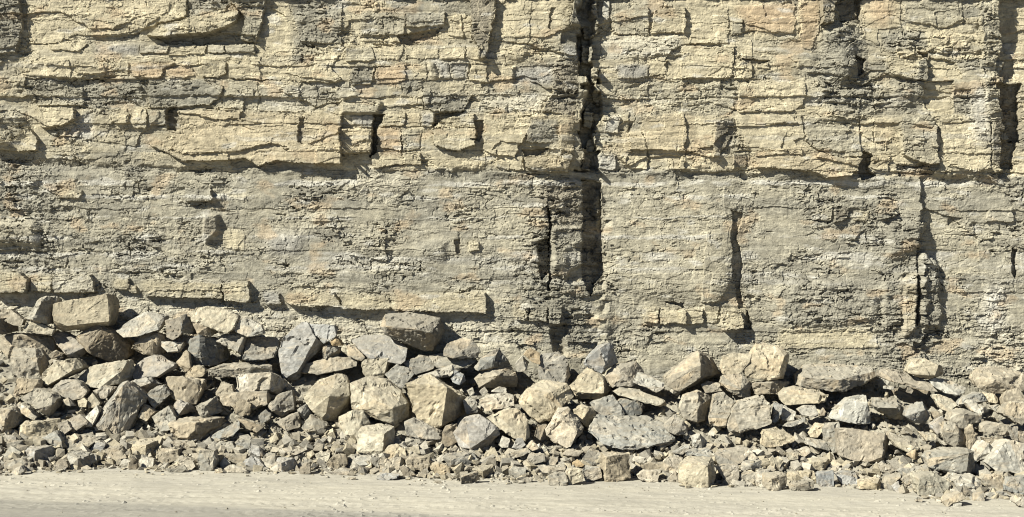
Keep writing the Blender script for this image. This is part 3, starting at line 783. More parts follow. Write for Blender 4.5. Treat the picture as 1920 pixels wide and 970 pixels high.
# ---------------------------------------------------------------- fallen blocks
RT = dict(C=(.43, .382, .28), L=(.45, .42, .35), T=(.325, .292, .228), G=(.285, .268, .228), B=(.315, .315, .302), D=(.195, .176, .142), O=(.38, .285, .165))
RT = {k: tuple(ALB * (0.84 * c + 0.16 * e) for c, e in zip(v, (.345, .315, .245))) for k, v in RT.items()}
TW = dict(C='cream', L='pale', T='tan', G='grey', B='blue-grey', D='dark brown-grey', O='ochre')
REG = dict(A=(0, 530, 4.848), B=(310, 560, 4.848), C=(0, 700, 4.848), D=(310, 700, 4.848), E=(620, 570, 4.848), F=(620, 740, 4.848),
           G=(930, 620, 4.848), H=(930, 750, 4.848), I=(1240, 620, 4.848), J=(1240, 750, 4.848), K=(1500, 640, 6.063),
           L=(1680, 640, 6.063), M=(1500, 770, 6.063), N=(1680, 790, 5.704))
# region, tone, (slope across, slope down), points (across, down[, towards the viewer]), label or shape word, landmark phrase or None
R_ = [
 ('A','C',(.1,.15),[(485,200),(520,185),(715,190),(810,145),(985,100),(1000,125),(985,230),(1000,330),(985,355),(850,338),(720,370),(610,392),(485,345),(500,412,-70),(610,437,-90),(840,360,-70),(1025,130,-70),(1020,300,-80),(985,400,-90)],'broad cream block with a notched top leaning on the face, high at left','the broad cream block high at left'),
 ('A','T',(-.25,.1),[(255,330,-40),(335,160,-30),(400,115),(500,130,-40),(505,215,-40),(480,340,-60),(440,385,-40),(300,335,20),(360,200,40)],'leaning brown slab with a pale left edge, left of the broad cream block',None),
 ('A','C',(0,.4),[(190,440),(270,335),(330,350),(490,430),(470,470),(380,470),(330,450)],'wedge',None),
 ('A','D',(-.9,0),[(0,330),(50,320),(115,340,-30),(115,440,-40),(60,465),(-30,475),(-30,330)],'dark shaded block cut by the left edge, highest of the pile there',None),  # dark tone stands in for the shade on its right-turned front
 ('A','T',(.1,.3),[(-20,250),(100,245),(140,330),(215,345),(190,400),(120,390),(-20,320)],'lump',None),
 ('A','T',(0,.1),[(-20,490,-60),(90,455,-90),(220,460,-80),(320,475,-90),(490,490,-110),(498,640,-100),(430,665,-70),(155,480,0),(155,595,5),(75,690,-50),(-20,570,-70),(380,670,-50)],'cream and dark grey two-sided block at the left edge','the two-sided block at the left edge'),
 ('A','T',(0,.15),[(120,600,-60),(320,595,-60),(385,680,-40),(380,880,-20),(160,860),(100,760),(100,670),(330,690,20),(170,690,10)],'tan block with a rough hollow front below the two-sided block',None),
 ('A','B',(.05,.3),[(465,460,-60),(530,440,-80),(660,500,-60),(770,590,-20),(605,665,30),(560,610,10),(500,540,-20),(770,640,-60),(700,690,-50),(620,680,0)],'whitish blue-grey slab left of the tall dark ridged boulder',None),
 ('A','D',(0,.1),[(665,500,-60),(870,365,-60),(930,410,0),(800,590,40),(690,520),(1040,450,-30),(1190,570,-120),(1150,700,-110),(1000,720,-50),(830,660,20)],'tall dark grey ridged boulder below the broad cream block','the tall dark ridged boulder'),
 ('A','T',(.1,.2),[(440,660),(510,615),(570,650,-20),(575,690,-30),(470,695)],'stone',None),
 ('A','C',(.1,.3),[(390,830),(510,710),(600,700),(690,690,-50),(770,770,-80),(660,800,10),(550,870,30),(440,930,30),(400,960),(380,920)],'slab',None),
 ('A','C',(0,.2),[(700,870,-50),(830,750,-40),(1080,720),(1165,700),(1200,890,-130),(1075,920,0),(900,960,20),(780,940),(1110,800,30)],'cream angular boulder with a shaded right end below the tall dark ridged boulder',None),
 ('A','B',(.1,.35),[(1205,770,-30),(1310,690,-60),(1400,655,-60),(1590,750,-10),(1430,855,50),(1330,850,40),(1210,890,10),(1600,780,-60),(1450,865,10)],'light blue-grey wedge slab right of the cream angular boulder',None),
 ('A','L',(.05,.35),[(1050,440,-20),(1190,330,-40),(1320,260,-60),(1520,290,-80),(1420,370,0),(1440,430,0),(1250,490,20),(1120,500,10)],'pale sloping slab right of the broad cream block, against the face',None),
 ('A','T',(0,.15),[(1265,520,-30),(1340,435,-40),(1440,460),(1550,525,-60),(1460,540),(1470,660,-60),(1390,670,-20),(1300,640),(1190,600,-40),(1200,560),(1390,540,30)],'block',None),
 ('A','L',(0,.25),[(1450,540),(1600,535),(1620,625,10),(1520,630),(1465,580)],'block',None),
 ('B','C',(0,.35),[(195,130),(290,70),(430,70),(560,110),(670,160),(610,280),(560,320),(440,250),(240,210)],'large yellowish slab lying flat against the face','the large yellowish slab against the face'),
 ('B','L',(.1,.25),[(620,265),(690,180),(760,185),(870,240),(895,330,-10),(740,350),(640,300)],'pale slab just right of the large yellowish slab',None),
 ('B','D',(-.9,.1),[(140,150,-10),(190,145),(225,200),(285,330,-60),(140,320,-30),(150,250,10)],'dark upright fin of rock in front of the large yellowish slab','the dark upright fin'),
 ('B','G',(.15,.2),[(0,200),(50,190),(140,170),(145,330),(70,380),(10,350)],'slab',None),
 ('B','T',(0,.15),[(240,200),(330,185),(420,190),(460,330,-80),(400,350,-20),(290,320),(380,260,20)],'block',None),
 ('B','G',(.1,.3),[(440,380,-40),(520,335,-50),(730,305,-30),(740,350,-60),(710,500,-70),(655,485,20),(560,440),(500,400)],'slab',None),
 ('B','D',(0,.1),[(185,400,-40),(240,355),(310,330,20),(400,340,-20),(530,400,-80),(555,560,-110),(490,600,-60),(400,620,-10),(340,610,20),(310,480,40),(250,640),(200,560)],'boulder with a dark rough right face, left of the long flat brown bar','the boulder with a dark rough face'),
 ('B','T',(.2,.1),[(95,580),(190,470),(210,500),(230,640,10),(180,670,-20)],'wedge',None),
 ('B','L',(0,.2),[(0,395),(165,395),(185,410,-30),(120,490,0),(20,490)],'block',None),
 ('B','T',(0,0),[(375,640,30),(520,595,-90),(870,590,-120),(968,612,-30),(968,680,-40),(620,720,30),(570,725,20),(380,715,30),(590,640,40)],'long flat brown bar of rock lying across a pale squared block','the long flat brown bar'),
 ('B','L',(0,.08),[(630,690,0),(960,675,0),(955,830,10),(640,850,10),(1140,810,-190),(1040,880,-130),(1060,740,-180),(960,845,0)],'pale squared block with shaded right side under the long flat brown bar','the pale squared block under the bar'),
 ('B','G',(0,.35),[(715,500),(745,370,-60),(900,345,-90),(1040,360,-90),(1030,440,-60),(980,540,0),(850,560,20),(700,560,20)],'slab',None),
 ('B','B',(.22,.12),[(1030,480),(1040,390),(1240,215),(1285,210),(1300,240),(1370,360),(1310,470),(1240,600),(1200,660),(1060,740),(1045,600),(1380,340,-60),(1435,410,-90),(1330,560,-80),(1200,740,-80),(1100,745,-20)],'big tilted smooth blue-grey slab standing on its corner','the big tilted blue-grey slab'),
 ('B','B',(.1,.15),[(1300,235),(1540,235),(1560,270,-30),(1555,340),(1440,410),(1360,330)],'smooth blue-grey slab behind the big tilted blue-grey slab',None),
 ('B','O',(-.2,.1),[(1500,380),(1550,340),(1600,380,-30),(1610,430),(1510,430),(1550,390,10)],'wedge',None),
 ('B','G',(-.1,.05),[(1430,440),(1470,420),(1590,450,-20),(1580,540,-80),(1450,555),(1430,540)],'block',None),
 ('B','T',(.05,.15),[(1230,670,-20),(1250,600),(1420,560),(1600,540),(1750,520,-20),(1770,560,-30),(1740,620,0),(1390,690,20)],'long tan beam of rock at the foot of the big tilted blue-grey slab',None),
 ('B','T',(0,.15),[(0,710,-40),(160,705),(350,740,-50),(340,800),(280,960,-20),(190,970),(60,900,-10),(160,720,30)],'block',None),
 ('B','C',(.1,.25),[(170,710),(250,600),(330,620),(380,660),(340,710),(250,735)],'wedge',None),
 ('B','T',(.1,.2),[(450,880),(510,755,-30),(600,790),(630,860),(560,900)],'stone',None),
 ('D','T',(0,.1),[(480,200),(620,175),(920,165),(925,280),(960,230,-60),(790,335),(620,300),(530,290)],'tan squared block below the pale squared block under the bar',None),
 ('D','G',(0,.15),[(925,310),(1030,200),(1150,155),(1170,330,-20),(1180,340,-60),(1060,400,-40),(960,340,20)],'grey triangular rock left of the big cream-sided boulder',None),
 ('D','C',(0,.05),[(1250,200),(1340,110,-20),(1400,70,-50),(1570,10,-90),(1640,20,-90),(1680,120,-70),(1660,350,-120),(1540,440,-70),(1430,430,0),(1330,340,10),(1270,270),(1490,210,60),(1450,420,20),(1680,210,0)],'big cream boulder with a deeply shaded right face below the long tan beam','the big cream-sided boulder'),
 ('D','T',(0,.15),[(265,300,-20),(460,210,-60),(540,340,-80),(380,400,10),(320,410,10),(280,330,0),(370,290,40)],'block',None),
 ('D','B',(.1,.2),[(25,370),(110,240),(190,270),(270,350,-90),(110,390,10),(200,275,20)],'wedge',None),
 ('D','T',(0,.1),[(30,450,-20),(120,410,-80),(520,400,-100),(530,450,-100),(360,590,-60),(250,610,20),(60,580,0),(30,500),(280,450,50),(250,590,50)],'big tan block with an ochre-stained corner, right of the large pointed grey slab','the ochre-cornered block'),
 ('D','T',(.1,.15),[(605,300),(690,230),(780,270),(770,380,-20),(700,400),(640,370)],'stone',None),
 ('D','D',(0,.2),[(840,390),(900,335),(960,370),(950,430),(870,460)],'stone',None),
 ('D','G',(-.05,.15),[(1000,440,-30),(1080,420),(1210,345,-20),(1230,490,-10),(1100,530,10),(1060,480)],'wedge',None),
 ('D','G',(0,.2),[(1190,330),(1280,280),(1330,370,-40),(1280,440,-30),(1220,380)],'block',None),
 ('D','T',(.05,.25),[(1230,500),(1320,380),(1480,470,-20),(1440,560,-20),(1360,520,10),(1270,540)],'block',None),
 ('D','G',(0,.25),[(340,610,-20),(480,590),(540,500,-10),(670,430,-20),(680,500,0),(610,570,20),(500,610,20)],'slab',None),
 ('D','D',(0,.2),[(640,400),(740,430),(910,480,-10),(830,540,10),(720,500)],'slab',None),
 ('D','G',(0,.2),[(30,640),(60,610,-30),(180,620,-30),(210,660,-40),(110,720,10),(40,670,10)],'block',None),
 ('D','T',(0,.1),[(285,800),(310,700),(440,700,-10),(465,800,-20),(430,900),(300,880)],'tall squared block',None),
 ('D','L',(0,.4),[(535,870),(590,835,-20),(700,860,-10),(745,890),(680,910),(570,900)],'flat stone',None),
 ('D','B',(.05,.2),[(695,810),(780,745,-10),(850,790),(900,840,-10),(790,880,10)],'wedge',None),
 ('D','L',(.1,.1),[(870,800),(1000,720),(1005,840),(930,850)],'wedge',None),
 ('D','B',(0,0),[(1005,790,-40),(1020,770,-50),(1160,775,-70),(1200,860,-80),(1150,890,-40),(1060,910,0),(1010,890,-40),(1050,815,20)],'two-tone white and dark grey cube on the floor edge below the triangular rocks',None),
 ('D','G',(0,.2),[(1205,880),(1260,820),(1310,810,-10),(1320,910),(1230,930)],'stone',None),
 ('D','C',(0,.2),[(1350,740),(1400,715,-20),(1500,720,-20),(1480,800),(1420,820)],'block',None),
 ('D','T',(0,.15),[(1460,830),(1530,740),(1640,740,-20),(1660,830,-10),(1600,880),(1490,880)],'block',None),
 ('D','G',(0,.4),[(1070,690),(1130,665,-40),(1290,695),(1180,745,20),(1100,730,10)],'slab',None),
 ('D','B',(.05,.2),[(745,720),(780,640,-10),(850,660),(915,750,-30),(860,760)],'wedge',None),
 ('D','T',(0,.2),[(440,650),(470,620,-20),(610,620,-20),(630,690,0),(570,720),(440,700)],'block',None),
 ('D','G',(0,.2),[(640,620),(690,595,-20),(780,610,-20),(760,690),(640,680)],'block',None),
 ('D','T',(0,.4),[(180,680),(250,650,-20),(340,670,-20),(300,700),(190,715)],'flat stone',None),
 ('D','L',(.1,.2),[(100,780),(150,755,-10),(250,800),(275,850),(220,890),(130,830)],'stone',None),
 ('D','T',(0,.2),[(0,870),(60,850,-20),(170,835,-20),(195,870),(150,905),(20,905)],'flat stone',None),
 ('D','C',(.1,.1),[(440,730),(520,740),(540,800,-30),(480,840),(450,820)],'stone',None),
 ('D','T',(0,.1),[(500,740),(640,735,-20),(740,740,-20),(730,790),(640,830),(560,790)],'block',None),
 ('D','T',(0,.1),[(440,880),(510,865,-10),(528,900),(450,915)],'stone',None),
 ('C','G',(0,.1),[(835,460,-90),(1110,80,-90),(1160,75,-20),(1310,220,-70),(1250,370,-60),(1140,560,-30),(1060,570,10),(900,520,20),(870,480,15),(1115,115,5)],'large pointed grey slab with a flat tan left edge, low at left','the large pointed grey slab'),
 ('C','T',(0,.15),[(150,40),(360,60),(380,130,-20),(290,160),(150,210),(120,190)],'block',None),
 ('C','G',(0,.2),[(460,150),(560,70,-30),(690,60,-30),(790,170),(740,230),(650,250,10),(520,180)],'grey streaked boulder above and left of the large pointed grey slab',None),
 ('C','T',(0,.25),[(180,230),(330,130,-50),(480,180,-40),(540,230,-50),(470,290,0),(440,400,-30),(350,330,30),(250,270)],'block',None),
 ('C','T',(-.1,.1),[(-30,320,-30),(90,310,-50),(205,430,-80),(100,510,-10),(30,530,10),(-30,480),(100,330,0),(30,430,40)],'dark-sided brown block cut by the left edge, low in the pile',None),
 ('C','L',(.1,.3),[(90,290,-40),(170,280,-40),(260,330),(330,400),(310,430),(200,370)],'slab',None),
 ('C','C',(0,0),[(165,540,-60),(175,470,-70),(230,430,-90),(500,420,-130),(525,500,-130),(480,545,-80),(390,580,-30),(235,620,0),(165,600,-50),(238,480,10)],'squared block with a bright left end and shaded long side near the left edge','the bright-ended squared block'),
 ('C','G',(0,.2),[(515,450,-20),(610,440,-20),(650,510),(590,550),(530,500)],'stone',None),
 ('C','G',(0,.2),[(590,430,-10),(720,370,-30),(800,450),(700,520),(630,500)],'block',None),
 ('C','L',(.1,.2),[(720,440),(880,300,-20),(900,350),(830,490,10),(760,490)],'slab',None),
 ('C','C',(.1,.15),[(800,230),(840,180,-10),(910,270,-10),(880,310),(800,320)],'stone',None),
 ('C','C',(.1,.2),[(705,250),(760,220),(795,250),(780,310),(720,310)],'stone',None),
 ('C','G',(.1,.2),[(845,160),(940,115,-20),(1050,130,-20),(960,230),(900,240)],'slab',None),
 ('C','L',(.1,.2),[(555,250),(620,220),(690,300,-30),(640,300),(590,290)],'wedge',None),
 ('C','G',(0,.2),[(1170,80),(1350,30,-20),(1470,100,-80),(1310,190,-60),(1230,140,10),(1370,90,10)],'slab',None),
 ('C','G',(.05,.2),[(1310,200),(1420,120,-20),(1490,100),(1560,180,-20),(1460,270,-10),(1400,330)],'block',None),
 ('C','T',(.05,.2),[(1290,285,-20),(1420,350,-30),(1330,440),(1250,400)],'wedge',None),
 ('C','T',(.05,.2),[(1380,400,-20),(1530,300,-20),(1600,400,-10),(1590,510),(1460,530)],'block',None),
 ('C','C',(0,0),[(1125,690,-70),(1140,650,-80),(1190,590,-130),(1490,585,-170),(1515,650,-170),(1400,755,-60),(1320,765,0),(1240,760,-40),(1130,760,-60),(1330,650,30)],'long cream front-row block with shaded right side, below the large pointed grey slab','the long cream front-row block'),
 ('C','B',(0,0),[(220,700,-70),(230,670,-90),(430,665,-100),(455,800,-80),(370,830,-30),(310,815,10),(225,780,-50),(315,700,20)],'blue-grey cube in the front row at left','the blue-grey cube at left'),
 ('C','G',(0,.05),[(605,740,-30),(640,705,-80),(810,745,-80),(830,830,-70),(790,865,-30),(710,880,0),(640,850,-10),(705,780,20)],'grey-tan cube standing clear on the floor at left, casting a pointed shadow','the cube standing clear at left'),
 ('C','C',(0,.1),[(240,610,-10),(260,580,-30),(410,590,-40),(420,650),(240,670)],'block',None),
 ('C','G',(0,.3),[(380,590),(500,520,-20),(560,620),(570,700),(500,670),(430,610)],'slab',None),
 ('C','T',(0,.4),[(540,610,-30),(590,570,-60),(750,560,-80),(900,600,-60),(770,690,10),(600,710,20),(560,660)],'flat block',None),
 ('C','T',(0,.15),[(60,640),(80,605,-20),(200,610,-30),(215,660,-40),(130,690,0),(70,680)],'block',None),
 ('C','T',(.1,.2),[(30,740),(100,660,-10),(190,720),(150,770),(50,770)],'stone',None),
 ('C','T',(0,.2),[(20,850),(60,790,-20),(200,770,-20),(280,830,-30),(260,890),(200,880,10),(60,880)],'block',None),
 ('C','L',(.1,.2),[(95,900),(190,840,-10),(225,890,-10),(160,930,10),(100,920)],'wedge',None),
 ('C','G',(0,.2),[(490,830),(530,780,-10),(600,800,-10),(620,850),(560,890),(500,870)],'stone',None),
 ('C','T',(0,.1),[(895,710,-20),(930,680,-40),(1110,655,-40),(1150,770),(1000,800,10),(895,780)],'squared block',None),
 ('C','L',(.1,.2),[(1080,840),(1130,780,-10),(1200,800),(1180,870),(1100,870)],'stone',None),
 ('C','D',(-.1,.1),[(1165,880),(1190,760,-10),(1250,800,-20),(1245,890)],'upright stone',None),
 ('C','L',(0,.1),[(1250,790,-20),(1300,770,-30),(1400,775,-30),(1390,850),(1330,870,10),(1290,870)],'block',None),
 ('C','T',(0,.1),[(1420,750),(1450,680,-30),(1620,690,-40),(1630,780,-20),(1500,830,10),(1440,800)],'block',None),
 ('C','B',(.1,.2),[(810,690),(900,610,-20),(960,650),(930,720),(850,740)],'wedge',None),
 ('E','D',(0,0),[(450,210,-60),(490,95,-130),(700,75,-150),(1000,130,-150),(1025,230,-160),(1000,330,-130),(910,440,-80),(830,420,-60),(740,380,-50),(600,300,-20),(490,275,-40),(500,205,20),(790,230,70),(910,280,50)],'big dark boulder with a dusty flat top and undercut front against the face','the big dark dusty-topped boulder'),
 ('E','B',(0,.35),[(170,320,-80),(300,280,-110),(530,285,-110),(620,350,-90),(650,430,-50),(700,400,-80),(680,520,-10),(640,550,10),(530,530),(340,500),(300,440)],'wide smooth pale blue slab left of the big dark dusty-topped boulder','the wide pale blue slab'),
 ('E','T',(.1,.2),[(140,370,-20),(220,375,-30),(310,490,-10),(280,520),(150,470,10)],'wedge',None),
 ('E','C',(0,.15),[(270,560),(300,505,-20),(530,490,-30),(550,530,-70),(490,630,-20),(480,670),(330,680),(290,620),(525,495,10)],'block',None),
 ('E','G',(.05,.25),[(490,640),(600,555,-30),(700,580,-50),(755,640,-40),(640,780,0),(560,710)],'grey folded-looking rock with wavy streaks, above the big ledged tan block',None),
 ('E','G',(0,.35),[(655,530),(800,470,-60),(880,470,-70),(950,550,-50),(930,590,-20),(760,650,0),(740,570)],'slab',None),
 ('E','T',(0,.45),[(890,470,-60),(1000,460,-60),(1330,510,-60),(1250,580,-20),(1000,610,0),(945,560)],'slab',None),
 ('E','G',(0,.2),[(1015,420),(1080,350,-30),(1200,310,-60),(1300,340,-50),(1370,430,-50),(1340,490,-60),(1190,500,-10),(1110,495,20),(1020,470)],'rounded dark-topped boulder just right of the big dark dusty-topped boulder',None),
 ('E','D',(0,.15),[(1300,580,-30),(1360,490,-20),(1530,405,0),(1600,500,-70),(1640,580,-70),(1480,570,0),(1340,610,0),(1500,470,20)],'pointed dark rock above the olive-tan boulder in the middle',None),
 ('E','C',(0,.05),[(175,720),(350,655,-100),(520,695,-100),(640,790,-70),(700,900,-40),(705,1030,-80),(580,1105,0),(550,1090,10),(400,1010,20),(330,990,0),(190,960,0),(180,830),(560,950,60),(400,870,40),(620,880,0)],'big ledged tan block with a shaded right corner in the middle of the pile','the big ledged tan block'),
 ('E','L',(0,.1),[(665,715,20),(1110,550,-70),(1180,600,-100),(1070,650,-20),(900,690,10),(690,745,20)],'thin bright slab lying on the tall ochre-streaked block',None),
 ('E','C',(0,0),[(690,820,-10),(670,725,-10),(900,640,-50),(1060,760,50),(1230,850,-150),(1210,1000,-170),(1010,1110,35),(940,1140,0),(800,1080,10),(765,1000,10),(780,900,0)],'tall ochre-streaked block with deep shade on its right, middle of the pile','the tall ochre-streaked block'),
 ('E','B',(0,.15),[(1095,680),(1130,605,-20),(1210,640,-20),(1230,700,-40),(1170,740,0),(1110,710)],'cube',None),
 ('E','T',(0,.1),[(1300,680,-20),(1430,570,-50),(1640,570,-70),(1700,650,-60),(1690,750,-100),(1480,770,-30),(1350,760,0),(1520,655,40)],'olive-tan boulder with a shaded right underside near the middle','the olive-tan boulder'),
 ('E','L',(0,.1),[(1350,870),(1450,830,-20),(1610,815,-20),(1660,830,-30),(1680,930,-10),(1390,980,10),(1360,930)],'pale bar-shaped block below the olive-tan boulder',None),
 ('E','G',(0,.1),[(1200,880),(1270,840,-20),(1320,890),(1340,990,-10),(1240,1005,10),(1215,940)],'cube',None),
 ('E','T',(0,.2),[(1235,790),(1290,755),(1310,810),(1270,845)],'stone',None),
 ('E','L',(0,.3),[(1460,800),(1530,755),(1600,765),(1590,810)],'chip',None),
 ('E','L',(0,.2),[(1350,800),(1400,750),(1430,800),(1380,845)],'stone',None),
 ('F','C',(0,.05),[(235,350,-40),(280,290,-80),(440,270,-110),(570,300,-80),(590,440,-90),(470,530,0),(400,560,0),(235,520,-10),(490,355,30),(470,510,20)],'cream cube with a flat grey top, below the big ledged tan block','the cream cube with a grey top'),
 ('F','C',(.05,.15),[(65,290,-20),(70,200,-20),(190,145,0),(300,150,-10),(365,270,-40),(240,390),(120,360)],'cream and brown two-part rock behind the cream cube with a grey top',None),
 ('F','G',(0,.25),[(665,250),(760,215,-20),(860,290),(1010,340,-20),(1000,410,0),(830,410,10),(690,370)],'slab',None),
 ('F','B',(.08,.3),[(1115,350),(1220,200),(1340,180),(1410,220),(1525,295,0),(1440,380,20),(1270,490,20),(1170,480),(1540,380,-70),(1400,500,-70),(1300,500,-30)],'smooth blue-grey plate tipped forward low in the middle','the smooth blue-grey plate'),
 ('F','D',(0,.1),[(1010,350),(1050,290,-20),(1150,260,-30),(1160,430,-10),(1060,480),(1010,470)],'block',None),
 ('F','C',(0,.2),[(470,530),(520,470,-20),(600,445,-20),(680,500),(690,580,0),(560,600),(470,590)],'block',None),
 ('F','T',(0,.1),[(420,620),(440,590,-10),(640,575,-30),(665,620,-50),(620,690),(420,715)],'squared block',None),
 ('F','T',(0,.1),[(690,600),(720,560,-20),(900,570,-20),(915,600,-30),(880,700),(790,690),(700,660)],'squared block',None),
 ('F','C',(0,.15),[(895,650),(920,615,-20),(1010,630),(1095,670),(1090,745),(950,720)],'block',None),
 ('F','G',(0,.1),[(1010,570,-20),(1050,545,-40),(1300,530,-70),(1335,590,-50),(1200,660,-10),(1100,680,0),(1095,600,20)],'layered block',None),
 ('F','D',(-.4,-.3),[(1165,750,-20),(1180,735,-30),(1340,700,-40),(1355,770,-40),(1310,805,-20),(1190,825,0),(1185,755,0)],'small dark brick-shaped block standing clear at the floor edge, middle','the dark brick-shaped block'),
 ('F','C',(0,.1),[(1280,680,-10),(1330,650,-30),(1480,645,-60),(1495,700,-60),(1390,760,10),(1340,730,10),(1380,700,30)],'block',None),
 ('F','L',(0,.2),[(205,590),(270,555,-20),(400,560,-20),(350,640,10),(220,650)],'block',None),
 ('F','G',(0,.1),[(350,600),(380,570),(455,570),(440,650),(360,650)],'stone',None),
 ('F','G',(0,.4),[(0,710),(90,670,-10),(185,690),(170,730),(20,740)],'flat stone',None),
 ('F','D',(.1,.3),[(620,655),(690,665),(770,730),(670,755)],'wedge',None),
 ('F','B',(0,.5),[(410,770),(450,720,-30),(640,720,-30),(600,760),(500,785)],'flat stone',None),
 ('F','T',(0,.2),[(770,740),(810,705),(870,725),(860,758)],'stone',None),
 ('F','C',(0,.2),[(675,490),(800,465,-10),(820,540),(720,560)],'block',None),
 ('F','C',(0,.4),[(1410,580),(1500,550,-20),(1640,560,-20),(1600,620)],'flat stone',None),
 ('H','C',(.05,.15),[(-90,160),(0,120),(90,80,-20),(190,75,-20),(290,150,-30),(310,340,-50),(270,380,0),(150,350),(0,220)],'cream boulder right of the smooth blue-grey plate',None),
 ('G','G',(.05,.15),[(390,300),(410,210,-30),(560,195,-40),(660,260,-30),(685,430,-60),(620,490,0),(490,470,10),(390,440)],'light grey rough boulder, top of the pile left of the cleft','the light grey rough boulder'),
 ('G','O',(-.05,.2),[(250,220),(300,155,-20),(400,200,-20),(400,310),(330,290,0)],'small ochre block beside the light grey rough boulder',None),
 ('G','L',(.1,.1),[(175,300),(240,230),(310,290,-50),(270,370),(190,380)],'stone',None),
 ('G','C',(0,.15),[(190,640,-20),(280,530),(440,450,-60),(640,490,-70),(720,600,-70),(600,700,0),(480,820,0),(400,840,-10),(310,790,0),(210,690),(350,620,40),(500,560,20)],'big rounded cream-edged boulder with a pitted front below the light grey rough boulder','the big pitted boulder'),
 ('G','C',(.05,.15),[(665,500,-20),(850,325,-20),(990,420,-30),(1045,540,-110),(970,600,-30),(720,580,-10),(985,450,20),(980,570,20),(710,565,10),(730,610,-60),(960,620,-60)],'cream pyramid-shaped boulder right of the light grey rough boulder','the cream pyramid boulder'),
 ('G','B',(0,.1),[(795,290),(930,130,0),(1040,100,-30),(1115,290,-100),(1010,350,-20),(960,390),(880,360),(800,310),(945,160,25),(1000,330,15)],'blue-grey rock with a brown right end below the cleft, behind the cream pyramid boulder',None),
 ('G','G',(0,.2),[(990,420),(1080,310,-40),(1280,275,-60),(1350,370,-100),(1170,400,0),(1240,510,0),(1050,520,0),(1160,390,20)],'block',None),
 ('G','L',(.05,.3),[(1180,420),(1250,365,-30),(1320,380,-40),(1530,470,-10),(1540,520,0),(1460,570,10),(1350,510,20),(1200,450,10)],'pale plank of rock sloping down to the right above a cream plank','the pale sloping plank'),
 ('G','C',(.05,.25),[(1060,550),(1120,520,-20),(1300,545,-30),(1540,640,-10),(1555,690,-30),(1480,690,20),(1200,590,20),(1110,590,10)],'cream plank of rock just under the pale sloping plank',None),
 ('G','D',(0,.2),[(1080,680),(1140,620,-30),(1270,630,-30),(1360,690,-60),(1330,760,-40),(1220,785,-10),(1140,710)],'block',None),
 ('G','G',(.05,.2),[(850,660),(930,640),(1060,585,-30),(1140,690,-10),(1165,760,-20),(1140,835),(1000,800,0),(930,750)],'block',None),
 ('G','C',(0,.15),[(700,720),(780,670,-30),(860,700,0),(915,760,-70),(830,880,-40),(770,830,20),(710,780)],'block',None),
 ('H','L',(.08,.12),[(450,270),(540,130),(570,70,-40),(660,60,-60),(800,250,-80),(790,290,-70),(740,310,0),(680,430,0),(640,440),(520,370),(470,320),(560,140,10),(740,300,10)],'pale diamond-shaped block with a dark grey upper right side','the pale diamond block'),
 ('H','D',(-.05,.1),[(345,330),(380,225,-10),(460,225,-20),(475,350,-40),(400,370)],'block',None),
 ('H','G',(0,.5),[(835,280),(920,140,-50),(1250,150,-160),(1400,160,-160),(1600,260,-120),(1640,370,-60),(1460,400,0),(1290,465,20),(1190,470,20),(960,400,10)],'wide dusty grey slab strewn with crumbs, right of the pale diamond block','the wide dusty slab'),
 ('H','T',(0,.05),[(950,500,-60),(960,480,-70),(1210,490,-50),(1228,710,-40),(1100,745,-10),(1005,765,10),(965,740,-50),(1000,520,20),(1000,755,15)],'upright rough grey block with an ochre left side at the floor edge','the upright rough block'),
 ('H','T',(0,.1),[(475,690),(520,665,-20),(630,660,-20),(648,780,0),(560,788),(480,770)],'squared block',None),
 ('H','C',(0,.1),[(645,650),(680,615,-10),(765,620,-10),(790,740,-10),(660,785)],'squared block',None),
 ('H','G',(0,.1),[(780,640),(810,600,-20),(945,610,-20),(970,710,-10),(820,755,10),(800,700)],'squared block',None),
 ('H','T',(0,.15),[(120,640),(150,605,-20),(270,620,-20),(280,710),(170,718)],'squared block',None),
 ('H','L',(0,.2),[(1280,690),(1350,640,-20),(1500,640,-30),(1470,740),(1390,760),(1300,720)],'block',None),
 ('H','G',(0,.45),[(310,620),(350,590,-40),(640,600,-40),(650,640),(480,670),(360,650)],'flat stone',None),
 ('H','D',(0,.4),[(230,730),(290,705),(340,715),(320,740),(250,755)],'chip',None),
 ('H','T',(0,.2),[(1310,610),(1400,570),(1530,575,-30),(1540,630),(1400,640)],'block',None),
 ('H','O',(0,.2),[(690,570),(740,545),(800,590),(780,610),(700,610)],'stone',None),
 ('H','G',(.1,.2),[(460,590),(500,510),(570,540),(540,600)],'stone',None),
 ('H','G',(0,.2),[(280,540),(310,490,-10),(440,490),(450,560),(320,590)],'block',None),
 ('H','B',(.1,.2),[(140,440),(190,350),(240,350),(270,410),(220,450)],'wedge',None),
 ('H','G',(.1,.2),[(270,420),(330,365),(390,440),(330,470)],'wedge',None),
 ('H','G',(0,.4),[(600,500),(660,450,-20),(800,470,-10),(750,520)],'flat stone',None),
 ('H','T',(0,.2),[(80,500),(290,435,-10),(300,470),(250,510),(130,540)],'slab',None),
 ('H','L',(.1,.2),[(15,410),(60,330),(130,360),(110,430),(50,440)],'stone',None),
 ('H','D',(0,.15),[(780,540),(850,450,-20),(950,470,-20),(950,590),(800,600)],'slab',None),
 ('I','T',(0,.1),[(10,440,-20),(330,185,-60),(400,200,-120),(480,250,-170),(545,390,-160),(430,430,-80),(160,555,10),(60,505,0),(345,215,0),(352,325,50),(350,435,40)],'long layered block with a dark striped right end, sloping up against the face','the long layered block'),
 ('I','C',(.05,.15),[(535,340),(570,230,-20),(680,205,-30),(815,215,-30),(800,280,0),(740,370,0),(690,400),(570,410)],'cream block between the long layered block and the large tan-topped block',None),
